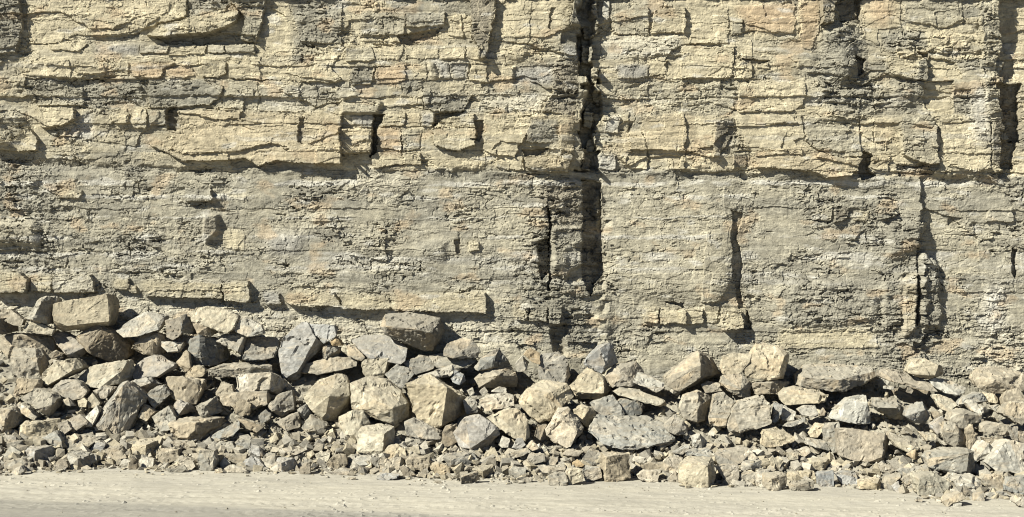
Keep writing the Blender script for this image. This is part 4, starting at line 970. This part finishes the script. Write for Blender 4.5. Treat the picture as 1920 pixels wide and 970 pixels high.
 ('I','C',(.05,.12),[(745,370),(820,270),(880,120,-30),(1040,130,-50),(1170,190,-50),(1160,260,-90),(1110,440,-100),(1040,440,-10),(890,450,0),(780,430),(1120,235,10),(1060,410,20)],'large tan-topped block, highest of the pile right of the cleft','the large tan-topped block'),
 ('I','T',(0,.1),[(535,470),(560,410,-20),(740,385,-40),(800,460,-40),(825,600,-80),(740,625,-10),(610,540,10),(720,540,30)],'block',None),
 ('I','T',(0,.08),[(815,480),(1040,450,-20),(1160,470,-80),(1120,560,-60),(1050,580,-10),(840,580,0),(995,480,20),(990,585,20)],'layered two-tone block under the large tan-topped block',None),
 ('K','T',(0,0),[(-55,400,0),(100,280,-150),(420,255,-270),(800,290,-270),(850,340,-210),(885,450,-190),(640,520,-70),(480,570,0),(380,575,10),(200,550,0),(-55,500,0),(450,440,40),(-50,405,10)],'big flat dusty-topped slab with a tan striped front edge at right','the big flat dusty-topped slab'),
 ('I','C',(0,.2),[(1060,580),(1130,530,-30),(1230,508,-60),(1450,540,-60),(1525,590,-30),(1500,650,-10),(1130,680,10),(1080,640)],'cream lozenge-shaped slab under the left end of the big flat dusty-topped slab',None),
 ('I','T',(0,.05),[(170,720),(210,590,-10),(340,535,-30),(470,600,-120),(430,800,-80),(320,840,0),(200,800),(330,700,40),(325,830,20)],'tan boulder with a shaded right face below the long layered block','the tan boulder below the layered block'),
 ('I','T',(0,.15),[(430,790),(490,570,-20),(560,560,-30),(680,650,-30),(600,800,0),(580,890,0),(440,850)],'tan tapering slab leaning left of the broad squarish tan boulder',None),
 ('I','T',(0,.15),[(600,870),(650,720),(720,640,-20),(920,590,-40),(1000,660,-30),(1005,850,-10),(840,900,0),(720,940,10),(620,920)],'broad squarish tan boulder below the large tan-topped block','the broad squarish tan boulder'),
 ('I','T',(0,.3),[(360,490),(430,460,-20),(530,480,-20),(560,550),(400,570)],'flat stone',None),
 ('I','L',(0,.2),[(1240,720),(1310,680,-20),(1400,680,-20),(1425,760),(1380,785),(1280,770)],'stone',None),
 ('I','B',(.1,.05),[(1005,830),(1040,640,-10),(1110,680),(1080,800,0),(1040,850)],'upright stone',None),
 ('I','L',(.1,.2),[(1075,740),(1120,680,-20),(1230,740,-10),(1200,820),(1100,810)],'wedge',None),
 ('I','G',(0,.3),[(1100,870),(1150,840,-10),(1310,795,-10),(1310,830),(1200,875)],'chip',None),
 ('I','G',(0,.15),[(20,870,-20),(130,765,-20),(200,820,0),(265,880,-50),(240,950,-20),(140,960,20),(60,920,10)],'wedge',None),
 ('J','C',(0,0),[(165,640,-40),(180,580,-70),(260,515,-150),(450,525,-170),(480,560,-160),(490,720,-130),(440,800,-20),(320,815,0),(165,750,-30),(420,600,30),(430,790,20)],'big cream cube standing clear on the floor, front row','the big cream cube on the floor'),
 ('J','G',(0,.35),[(220,480),(260,445,-30),(430,445,-40),(475,490,-20),(470,515,0),(230,520)],'grey flat stone behind the top of the big cream cube on the floor',None),
 ('J','L',(0,.1),[(280,330),(350,300,0),(425,390,-60),(370,440,-10),(285,430),(350,320,20)],'upright stone',None),
 ('J','C',(0,.25),[(895,340),(930,270,-30),(1100,260,-60),(1215,330,-40),(1210,380,-20),(1100,420),(960,435),(900,400)],'cream rock with a crumb-covered top, below and right of the broad squarish tan boulder',None),
 ('J','T',(0,.05),[(930,700,-40),(940,670,-60),(1110,660,-80),(1140,690,-70),(1145,800,-50),(1070,835,-10),(1005,840,10),(935,790,-20),(1003,715,20)],'grey-tan cube set corner-on at the floor edge, right of the big cream cube','the corner-on cube'),
 ('J','T',(0,.1),[(1155,770),(1180,745,-20),(1390,735,-30),(1405,810,-10),(1220,835,10),(1160,810),(1230,780,20)],'low wedge-fronted block right of the corner-on cube',None),
 ('J','C',(0,.1),[(1140,690),(1160,660,-20),(1400,650,-30),(1415,730),(1150,740)],'bar-shaped block',None),
 ('J','B',(0,.1),[(1415,680),(1430,650,-20),(1560,640,-20),(1575,790,-10),(1460,800,0),(1420,760)],'striped blue-grey cube at the floor edge','the striped blue-grey cube'),
 ('J','C',(0,.15),[(1280,580),(1340,540,-20),(1520,530,-20),(1560,640,-70),(1480,645,0),(1290,640),(1500,560,20)],'layered cream block just above the striped blue-grey cube',None),
 ('J','L',(0,.1),[(865,660),(930,640,-20),(950,690),(930,800),(870,790)],'squared block',None),
 ('J','C',(0,.2),[(990,540),(1010,520,-10),(1120,560,-20),(1080,620),(990,630)],'block',None),
 ('J','G',(0,.05),[(725,590,-30),(740,560,-40),(910,545,-60),(935,620,-50),(820,645,10),(730,630,-20),(815,590,20)],'block',None),
 ('J','T',(0,.1),[(715,690),(740,655,-10),(860,655,-10),(865,740),(720,750)],'layered block',None),
 ('J','G',(0,.05),[(480,600),(540,590,-10),(700,590,-20),(710,700),(670,765),(600,760),(560,660)],'block',None),
 ('J','G',(0,.5),[(480,500),(540,460,-60),(780,430,-100),(830,450,-60),(720,580,0),(520,590,0)],'wide flat slab',None),
 ('J','L',(0,.2),[(755,500),(800,450),(880,530),(850,548),(770,545)],'stone',None),
 ('J','C',(.05,.15),[(1345,310),(1420,205,-20),(1480,220),(1470,290),(1420,345),(1360,340)],'stone',None),
 ('J','G',(0,.2),[(1305,400),(1320,340,-20),(1500,380,-20),(1540,470),(1440,440,10)],'slab',None),
 ('J','T',(0,.15),[(1480,260),(1520,210,-30),(1620,200),(1640,470),(1560,480),(1500,380)],'block',None),
 ('J','G',(.05,.2),[(60,720),(130,645),(160,690,-10),(150,750),(90,758)],'wedge',None),
 ('J','L',(0,.2),[(20,560,-10),(80,510,-30),(200,520,-30),(170,660),(80,680),(40,640)],'block',None),
 ('J','G',(0,.25),[(100,480),(240,400,-10),(260,430),(190,500,0)],'chip',None),
 ('J','L',(0,.2),[(1240,460),(1340,425),(1360,480),(1300,520)],'stone',None),
 ('J','C',(0,.1),[(1150,480),(1250,475,-10),(1245,540),(1170,550)],'stone',None),
 ('K','L',(.03,.15),[(350,880),(510,700,-20),(600,640,-30),(750,610,-40),(770,700,-10),(820,930,-50),(680,955,20),(480,880,10)],'pale smooth boulder below the big flat dusty-topped slab','the pale smooth boulder'),
 ('K','T',(0,0),[(825,720),(850,640,-60),(1110,650,-90),(1190,750,-120),(1180,880,-110),(1080,880,-80),(900,800,-50),(1110,760,30),(880,755,25)],'bright flat-topped block with deeply shaded front, right of the pale smooth boulder',None),
 ('K','G',(0,.05),[(1190,850,0),(1240,740,-40),(1390,690,-70),(1500,850,-110),(1440,930,-50),(1310,940,-30),(1250,890,10),(1420,780,20),(1240,840,25)],'block',None),
 ('L','G',(.05,.25),[(-180,330,-20),(-100,310,-40),(150,360,-60),(440,500,-30),(480,580,0),(330,560,10),(0,470,10),(-180,400,0)],'long thin grey plank sloping right beside the big flat dusty-topped slab','the long thin grey plank'),
 ('K','L',(0,.3),[(950,510),(1070,520),(1060,550),(950,540)],'chip',None),
 ('K','G',(0,.1),[(1210,580),(1230,505),(1290,560),(1270,600)],'stone',None),
 ('K','T',(0,.2),[(360,770),(440,730),(500,740),(420,805)],'stone',None),
 ('K','G',(-.1,.1),[(220,850),(270,755),(295,800),(280,850)],'stone',None),
 ('L','C',(.03,.12),[(125,345),(200,210,-20),(320,195,-30),(490,265,-20),(550,310,-90),(540,400,-100),(440,440,-40),(300,410,-30),(140,365),(480,280,10),(440,395,20),(380,440,-50)],'bright cream block resting on the long thin grey plank','the bright cream block on the plank'),
 ('L','L',(.03,.3),[(380,450),(450,420,-10),(600,440,-60),(800,530,-60),(740,635,0),(580,600,10),(450,530,10)],'slab',None),
 ('L','T',(0,.05),[(890,440),(930,310,-40),(1080,285,-100),(1500,370,-140),(1520,560,-60),(1400,590,-20),(1130,590,0),(1020,555,0),(930,520,0),(1100,450,60),(960,390,20)],'large thick olive-tan slab with an ochre left end at the right edge','the thick slab at the right edge'),
 ('L','T',(0,.15),[(1215,650),(1260,540,-30),(1400,550,-50),(1500,640,-40),(1480,760),(1230,760,0)],'block',None),
 ('L','T',(0,.2),[(1200,820),(1300,680,-20),(1480,700,-20),(1500,900),(1440,970),(1350,900)],'block',None),
 ('L','C',(.05,.25),[(425,610),(480,600,-20),(620,660,-20),(710,720,-10),(600,800,10),(510,770,10)],'slab',None),
 ('L','G',(0,.2),[(700,740),(780,620,-20),(980,580,-40),(1040,680,-60),(960,690,0),(800,690,10),(740,740,10)],'layered block',None),
 ('L','C',(0,.15),[(980,570,-20),(1100,590,-20),(1165,660,-30),(1150,710),(1060,700)],'block',None),
 ('L','L',(.02,.2),[(800,700),(840,670,-20),(990,740,-10),(1050,790,-70),(970,840,10),(860,790,10)],'bright pale bar-shaped block below the thick slab at the right edge',None),
 ('L','L',(0,.2),[(1060,740),(1180,715,-20),(1210,780,-20),(1130,800,10)],'wedge',None),
 ('L','T',(0,.1),[(600,900),(640,800,-40),(780,770,-60),(970,850,-70),(960,980,-80),(820,1000,-10),(640,980,0),(760,830,20)],'block',None),
 ('L','T',(0,.2),[(410,800),(450,790),(520,840),(420,890)],'stone',None),
 ('L','B',(.1,.15),[(400,950),(530,850),(550,900),(540,1010),(470,1060),(420,1000)],'wedge',None),
 ('M','G',(.08,.16),[(430,200),(700,215),(960,270,0),(1000,300,-60),(940,590,-50),(920,595,0),(620,575),(440,500),(1010,320,-90),(960,580,-90)],'big upright pale-grey slab low at right','the big upright pale-grey slab'),
 ('M','T',(.05,.2),[(1000,290),(1020,250,-20),(1330,370,-30),(1340,410),(1300,440,10),(1100,400,10),(1010,320,10)],'thin plank of rock just right of the big upright pale-grey slab',None),
 ('M','C',(.05,.1),[(1040,330),(1300,420),(1380,440,-20),(1230,480,10),(1100,420,10)],'chip',None),
 ('M','O',(-.1,.1),[(1215,500),(1310,445),(1350,500,-30),(1310,570)],'rusty ochre stone right of the big upright pale-grey slab',None),
 ('M','B',(0,.2),[(395,710),(450,690,-20),(640,690,-30),(670,770),(650,860),(480,840,0)],'layered block',None),
 ('M','C',(0,.1),[(670,800),(720,780,-20),(910,770,-30),(920,880,-50),(880,910,0),(680,890),(880,830,20)],'squared block',None),
 ('M','T',(.05,.2),[(940,880),(1000,760,-20),(1140,700,-20),(1150,760),(1060,830),(990,900)],'wedge',None),
 ('M','B',(.05,.1),[(1050,870),(1130,800),(1145,930),(1090,940)],'wedge',None),
 ('M','G',(0,.2),[(1140,780),(1280,710,-20),(1310,800,-20),(1220,850,10)],'wedge',None),
 ('M','G',(0,.4),[(890,640),(950,600),(1060,640),(1110,680),(1000,720),(920,690)],'flat stone',None),
 ('M','G',(0,.4),[(1110,690),(1160,650),(1320,650),(1250,720),(1160,740)],'flat stone',None),
 ('N','C',(0,.1),[(190,590,-30),(230,545,-60),(420,545,-80),(590,660,-90),(600,760,-80),(540,790,-30),(420,830,0),(240,790,0),(250,620,20)],'cream block with a broken grey right side at the floor edge, low right','the cream block at the floor edge, low right'),
 ('N','T',(0,.05),[(330,400,-20),(370,340,-40),(560,290,-80),(760,290,-100),(830,330,-90),(835,550,-80),(760,580,-10),(600,580,0),(350,490,0),(780,340,20),(750,560,20)],'big rough squared block with a shaded right side, low right','the big rough squared block'),
 ('N','L',(.05,.12),[(830,440),(840,320,-20),(930,205,-20),(990,240),(1090,320,-80),(1010,390,-20),(860,440)],'bright pale wedge boulder right of the big rough squared block','the bright pale wedge boulder'),
 ('N','L',(0,.2),[(1060,380,-10),(1110,310,-30),(1200,190,-70),(1400,240,-90),(1420,560,-20),(1340,560,0),(1080,540,0),(960,450)],'large pale slab cut by the right edge, beside the bright pale wedge boulder',None),
 ('N','T',(0,.1),[(910,100),(930,30,-20),(1000,10,-40),(1210,40,-40),(1220,150,-60),(1160,160,0),(920,130)],'tan squared block above the bright pale wedge boulder, upper of two',None),
 ('N','T',(0,.1),[(930,170),(1140,170,-10),(1150,300,-30),(1100,320),(960,230)],'tan squared block above the bright pale wedge boulder, lower of two',None),
 ('N','T',(.05,.05),[(755,260),(765,80),(820,25,-10),(850,90,-10),(885,220,-40),(830,310,-10),(770,290)],'narrow upright tan block left of the bright pale wedge boulder',None),
 ('N','T',(0,.05),[(500,110),(520,0,-20),(640,0,-30),(630,80,10),(680,150,15),(750,180,-70),(750,290,-60),(650,290,0),(560,250)],'upright tan block with a dark right side above the big rough squared block',None),
 ('N','L',(0,.1),[(600,640),(660,590,-40),(830,565,-70),(910,640,-60),(930,760,-40),(800,760,0),(660,720,0),(800,660,20)],'block',None),
 ('N','G',(0,.1),[(830,860),(850,760,-10),(940,750),(950,850),(900,865)],'stone',None),
 ('N','T',(.03,.15),[(500,860),(560,800,-30),(700,760,-40),(755,820,-30),(640,870,0),(540,920,10)],'jagged tan stone lying farthest out on the floor at low right',None),
 ('N','D',(-.1,.1),[(725,690),(820,770),(760,800),(730,780)],'wedge',None),
 ('N','T',(0,.15),[(905,620),(960,570,-40),(1130,570,-50),(1155,640,-40),(1140,740,-10),(1020,750,0)],'block',None),
 ('N','G',(0,.2),[(1160,680),(1240,600,-40),(1420,590,-50),(1430,800,0),(1300,780,0),(1170,740)],'block',None),
 ('N','G',(0,.4),[(945,790),(1000,760),(1190,760),(1200,800),(1020,820)],'flat stone',None),
 ('N','L',(.05,.25),[(500,620),(580,555,-10),(630,600),(550,640)],'wedge',None),
 ('N','C',(0,.15),[(240,110,-20),(340,140),(440,140,-40),(430,200),(330,210,10)],'block',None),
 ('N','G',(.03,.1),[(1215,60),(1300,60,-20),(1310,210),(1260,200)],'upright stone',None),
 ('N','G',(.03,.1),[(1310,100),(1380,110,-20),(1390,230),(1330,220)],'upright stone',None),
 ('N','L',(0,.2),[(1270,870),(1350,820),(1420,850),(1400,930),(1310,910)],'stone',None),
 ('N','L',(0,.3),[(610,890),(640,870),(710,875),(700,905),(620,912)],'chip',None),
 ('N','G',(0,.2),[(200,850),(230,810),(300,830),(280,872)],'stone',None),
]

# 3-D noise for rock skins
def noise3(p, seed):
    pi = np.floor(p); f = (p - pi); u = f * f * (3 - 2 * f)
    def hh(a, b, c):
        i = pi[:, 0] + a + 57 * (pi[:, 2] + c); j = pi[:, 1] + b + 113 * (pi[:, 2] + c)
        return _h(i, j, seed)
    r = 0
    for a in (0, 1):
        for b in (0, 1):
            for c in (0, 1):
                w = (u[:, 0] if a else 1 - u[:, 0]) * (u[:, 1] if b else 1 - u[:, 1]) * (u[:, 2] if c else 1 - u[:, 2])
                r = r + w * hh(a, b, c)
    return r * 2 - 1

def cells3(p, seed):
    """level and slope of the nearest random cell: small broken facets"""
    pi = np.floor(p); best = np.full(len(p), 9.0); val = np.zeros(len(p))
    for a in (-1, 0, 1):
        for b in (-1, 0, 1):
            for c in (-1, 0, 1):
                q = pi + (a, b, c)
                i = q[:, 0] + 57 * q[:, 2]; j = q[:, 1] + 113 * q[:, 2]
                h1, h2, h3 = _h(i, j, seed), _h(i, j, seed + 1), _h(i, j, seed + 2)
                dv = p - q - np.stack([h1, h2, h3], -1)
                dd = np.abs(dv).max(1) + 0.5 * np.abs(dv).sum(1)
                near = dd < best
                t = (h1 - .5) + ((h2 - .5) * dv[:, 0] + (h3 - .5) * dv[:, 1] + (h1 - .5) * dv[:, 2]) * 1.6
                val = np.where(near, t, val); best = np.where(near, dd, best)
    return val

def rock_mesh(points, edge, rough, seed, cuts=4):
    """points: (n,3) array about the rock's own origin"""
    bm = bmesh.new()
    for p in points: bm.verts.new(p)
    r = bmesh.ops.convex_hull(bm, input=bm.verts, use_existing_faces=False)
    junk = list({v for v in r['geom_interior'] + r['geom_unused'] if isinstance(v, bmesh.types.BMVert) and v.is_valid})
    if junk: bmesh.ops.delete(bm, geom=junk, context='VERTS')
    rng = random.Random(seed)
    size = max(1e-3, float(np.ptp(points, axis=0).max()))
    # knocked-off corners
    for _ in range(cuts):
        vs = list(bm.verts)
        c = sum((v.co for v in vs), Vector()) / len(vs)
        v = rng.choice(vs)
        nrm = (v.co - c).normalized() + Vector((rng.uniform(-.5, .5), rng.uniform(-.5, .5), rng.uniform(-.5, .5)))
        nrm.normalize()
        off = max(w.co.dot(nrm) for w in vs) - size * rng.uniform(0.012, 0.05)
        g = bmesh.ops.bisect_plane(bm, geom=bm.verts[:] + bm.edges[:] + bm.faces[:], plane_co=nrm * off, plane_no=nrm, clear_outer=True)
        ed = [e for e in bm.edges if e.is_boundary]
        if ed:
            bmesh.ops.holes_fill(bm, edges=ed, sides=0)
    bmesh.ops.dissolve_limit(bm, angle_limit=math.radians(3), verts=bm.verts, edges=bm.edges)
    tl = bm.faces.layers.float.new('face_tone'); wl = bm.faces.layers.float.new('face_warm')
    for f in bm.faces:
        f[tl] = rng.uniform(.84, 1.24); f[wl] = max(0.0, rng.uniform(-.9, .85))
    try:
        bmesh.ops.bevel(bm, geom=bm.edges[:], offset=size * 0.007 + 0.002, segments=1, affect='EDGES', clamp_overlap=True)
    except Exception:
        pass
    bmesh.ops.triangulate(bm, faces=bm.faces[:])
    for _ in range(6):
        long = [e for e in bm.edges if e.calc_length() > edge]
        if not long: break
        bmesh.ops.subdivide_edges(bm, edges=long, cuts=1, use_grid_fill=False)
        bmesh.ops.triangulate(bm, faces=[f for f in bm.faces if len(f.verts) > 3])
    bmesh.ops.recalc_face_normals(bm, faces=bm.faces[:])
    bm.normal_update()
    co = np.array([v.co for v in bm.verts]); no = np.array([v.normal for v in bm.verts])
    s0 = seed % 977
    d = 0.008 * size * noise3(co / (0.5 * size) + 11.3, s0) * rough
    d += 0.013 * rough * (cells3(co / 0.19 + 5.1, s0 + 3)) + 0.007 * rough * cells3(co / 0.07 + 3.3, s0 + 9) + 0.005 * noise3(co / 0.035, s0 + 5) * rough
    stp = cells3(co / (0.32 * min(1.0, size) + 0.06) + 7.7, s0 + 31)
    d -= (0.014 + 0.02 * rng.random()) * min(1.0, size / 0.6) * (stp > 0.30) - 0.012 * min(1.0, size / 0.6) * (stp < -0.42)
    # bedding: thin courses showing on the broken sides
    rb = random.Random(seed + 1)
    nb = Vector((rb.uniform(-.6, .6), rb.uniform(-.6, .6), 1)).normalized()
    t = co @ np.array(nb) / (0.03 + 0.05 * rb.random()) + 0.5 * noise3(co / 0.3, s0 + 21)
    lay = np.floor(t)
    d += (0.0015 + 0.009 * max(0.0, rb.random() - 0.45)) * (_h(lay, lay * 0 + 3, s0) - .5) * 2 * min(1.0, size / 0.5)
    co = co + no * d[:, None]
    for v, c in zip(bm.verts, co): v.co = c
    me = bpy.data.meshes.new('rock')
    bm.to_mesh(me); bm.free()
    return me

def build_rocks():
    rng = random.Random(12)
    items = []
    for k, (rg, tone, sl, pts, lab, mark) in enumerate(R_):
        ox, oy, s = REG[rg]
        P = np.array([(ox + p[0] / s, oy + p[1] / s, 1.55 * (p[2] if len(p) > 2 else 0) / s) for p in pts], float)
        u0, u1, v0, v1 = P[:, 0].min(), P[:, 0].max(), P[:, 1].min(), P[:, 1].max()
        uc, vc = (u0 + u1) / 2, (v0 + v1) / 2
        w, h = u1 - u0, v1 - v0
        va = v0 + (0.93 if v1 > 855 else 0.84) * h
        D = min(hit(uc, va), 25.85)
        d = P[:, 2] + sl[0] * (P[:, 0] - uc) + (sl[1] + 0.06) * (P[:, 1] - vc)
        th = 0.55 * min(w, h) + 0.25 * max(w, h)
        pts3 = []
        for (u, v, _), dd in zip(P, d):
            pts3.append(at(u, v, D - dd * D / FPX))
        for (u, v, _), dd in zip(P, d):          # the hidden back
            uu = uc + (u - uc) * 0.88; vv = vc + (v - vc) * 0.86 + 0.03 * h
            q = at(uc, vc, D); sc = D / FPX
            pts3.append(np.array([q[0] + (uu - uc) * sc, D - CAM_D + (th - 0.25 * dd) * sc, q[2] - (vv - vc) * sc]))
        pts3 = np.array(pts3)
        org = np.array([pts3[:, 0].mean(), pts3[:, 1].mean(), pts3[:, 2].min()])
        size = max(w, h)
        me = rock_mesh(pts3 - org, 0.052 if size > 60 else 0.042, 1.0 if tone not in 'B' else 0.6, k * 37 + 5, cuts=3 if size > 40 else 2)
        me.materials.append(M_ROCK)
        name = 'boulder' if size > 70 else ('fallen_block' if size > 34 else 'fallen_stone')
        o = link(name, me, None, tuple(org))
        f = 0.9 + 0.2 * rng.random()
        c = RT[tone]; hu = rng.uniform(-.012, .012)
        o.color = (c[0] * f + hu, c[1] * f, c[2] * f - hu, 1)
        o['category'] = 'boulder' if size > 70 else ('rock' if size > 34 else 'stone')
        items.append(dict(o=o, lab=lab, mark=mark, uc=uc, vc=vc, w=w, h=h, tone=tone, size=size))
    # labels: hand-written ones as they are, the rest by look and nearest landmark
    marks = [i for i in items if i['mark']]
    used = set(i['lab'] for i in items if len(i['lab'].split()) >= 4)
    for i in items:
        if len(i['lab'].split()) >= 4:
            lab = i['lab']
        else:
            sw = 'large' if i['size'] > 80 else ('medium' if i['size'] > 50 else ('small' if i['size'] > 28 else 'very small'))
            cand = []
            for m in sorted(marks, key=lambda m: math.hypot(m['uc'] - i['uc'], m['vc'] - i['vc']))[:5]:
                dx, dy = i['uc'] - m['uc'], i['vc'] - m['vc']
                gx = max(0, abs(dx) - (i['w'] + m['w']) / 2); gy = max(0, abs(dy) - (i['h'] + m['h']) / 2)
                pre = 'just ' if max(gx, gy) < 14 else ('' if max(gx, gy) < 60 else 'some way ')
                if abs(dx) > 2.0 * abs(dy): rel = 'right of' if dx > 0 else 'left of'
                elif abs(dy) > 2.0 * abs(dx): rel = 'below' if dy > 0 else 'above'
                else: rel = ('below' if dy > 0 else 'above') + ' and ' + ('right of' if dx > 0 else 'left of')
                cand.append(f"{sw} {TW[i['tone']]} {i['lab']} {pre}{rel} {m['mark']}")
            lab = next((c for c in cand if c not in used and len(c.split()) <= 16), None)
            if lab is None:
                lab = next((c for c in (x + ', nearer' for x in cand) if c not in used), cand[0])
            used.add(lab)
        i['o']['label'] = lab
        i['o']['group'] = 'blocks fallen at the foot of the quarry face'
    return items

ITEMS = build_rocks()

# ---------------------------------------------------------------- small rubble and crumbs (uncountable)
def stone_templates(n, seed):
    out = []
    for k in range(n):
        rng = np.random.RandomState(seed + k)
        p = np.array([(a, b, c) for a in (-1, 1) for b in (-1, 1) for c in (-1, 1)], float) * rng.uniform(.45, 1.0, (8, 3))
        p = p + rng.uniform(-.25, .25, (8, 3))
        p *= np.array([1.0, rng.uniform(.6, .95), rng.uniform(.4, .8)]) * 0.5
        bm = bmesh.new()
        for q in p: bm.verts.new(q)
        r = bmesh.ops.convex_hull(bm, input=bm.verts)
        junk = list({v for v in r['geom_interior'] + r['geom_unused'] if isinstance(v, bmesh.types.BMVert)})
        if junk: bmesh.ops.delete(bm, geom=junk, context='VERTS')
        bmesh.ops.triangulate(bm, faces=bm.faces[:])
        bmesh.ops.recalc_face_normals(bm, faces=bm.faces[:])
        bm.verts.index_update()
        out.append((np.array([v.co for v in bm.verts]), np.array([[v.index for v in f.verts] for f in bm.faces])))
        bm.free()
    return out

TPL = stone_templates(14, 900)
def scatter(name, label, pos, size, flat, seed, tones):
    rng = np.random.RandomState(seed)
    VV, FF, CC = [], [], []; off = 0
    for p, s in zip(pos, size):
        v, f = TPL[rng.randint(len(TPL))]
        a, b, c = rng.uniform(0, 6.283), rng.uniform(-.5, .5) * (1.6 if not flat else .3), rng.uniform(-.5, .5) * (1.6 if not flat else .3)
        R = np.array(Matrix.Rotation(a, 3, 'Z') @ Matrix.Rotation(b, 3, 'X') @ Matrix.Rotation(c, 3, 'Y'))
        q = (v * np.array([1, 1, .6 if flat else 1]) * s) @ R.T + p
        VV.append(q); FF.append(f + off); off += len(v)
        t = np.array(RT[tones[rng.randint(len(tones))]]) * rng.uniform(.8, 1.15)
        CC.append(np.tile(t, (len(v), 1)))
    me = mesh_from(name, np.concatenate(VV), tris=np.concatenate(FF), tint=np.concatenate(CC), mat=M_CLIFF)
    o = link(name, me); o['kind'] = 'stuff'; o['label'] = label
    return o

def build_rubble():
    rng = np.random.RandomState(77)
    pos, size = [], []
    n = 0
    while n < 9600:
        u = rng.uniform(-240, 2160); t = rng.beta(0.85, 1.6)
        vt = np.interp(u, *TOE_V); vp = np.interp(u, *TOP_V)
        v = vt - t * (vt - vp) + 4
        D = hit(u, v); p = at(u, v, D)
        s = 0.035 + 0.17 * rng.rand() ** 3.5 if t > .4 else 0.04 + 0.20 * rng.rand() ** 2.6
        yt = np.interp(p[0], _twx, _ty); ss = (p[1] - yt) / (0.15 - yt)
        sink = 0.06 + 0.20 * float(smoothstep(0.12, 0.42, np.array(ss)))
        y = p[1]; z = float(slope_z(p[0], y)) - sink + s * 0.25
        pos.append((p[0], y, z)); size.append(s); n += 1
    scatter('rubble', 'small broken rubble filling the gaps between the fallen blocks', pos, size, False, 5, 'CCLLTTTGG')
    pos, size = [], []
    for _ in range(2600):                              # crumbs strewn on the floor, thick near the toe
        u = rng.uniform(-240, 2160); vt = np.interp(u, *TOE_V)
        v = vt - 2 + 90 * rng.rand() ** (3.0 if u < 1500 else 2.6)
        D = FPX * (CAM_H - float(ground_z((u - VX) / 110))) / (v - VY)
        if v > vt + 22 and float(fbm(np.array([u / 130.]), np.array([v / 22.]), 411, 2)[0]) < 0.05: continue
        p = at(u, v, D); s = 0.010 + 0.03 * rng.rand() ** 4 + (0.12 * rng.rand() ** 3 if v < vt + 9 + 9 * float(perlin(np.array([u / 60.]), np.array([.5]), 3)[0]) else 0)
        pos.append((p[0], p[1], float(ground_z(p[0])) + s * .15)); size.append(s)
    scatter('gravel', 'scattered crumbs of stone on the dusty floor', pos, size, True, 6, 'CCLLT')
    # crumbs caught on ledges at the foot of the cleft and on the dusty slabs
    pos, size = [], []
    deps = bpy.context.evaluated_depsgraph_get(); deps.update()
    for it in ITEMS:
        if it['size'] < 80 or it['tone'] in 'B': continue
        for _ in range(60 if 'dusty' in it['lab'] else 10):
            o = it['o']; bb = [Vector(c) for c in o.bound_box]
            x = rng.uniform(min(c.x for c in bb), max(c.x for c in bb)); y = rng.uniform(min(c.y for c in bb), max(c.y for c in bb))
            ok, loc, nrm, _i = o.ray_cast(Vector((x, y, max(c.z for c in bb) + .1)), Vector((0, 0, -1)))
            if ok and nrm.z > .8:
                s = 0.015 + 0.05 * rng.rand() ** 2.5
                w = o.location + loc
                pos.append((w.x, w.y, w.z + s * .2)); size.append(s)
    if pos: scatter('stone_crumbs', 'stone crumbs lying on top of the flat slabs', pos, size, True, 8, 'CTTG')

build_rubble()
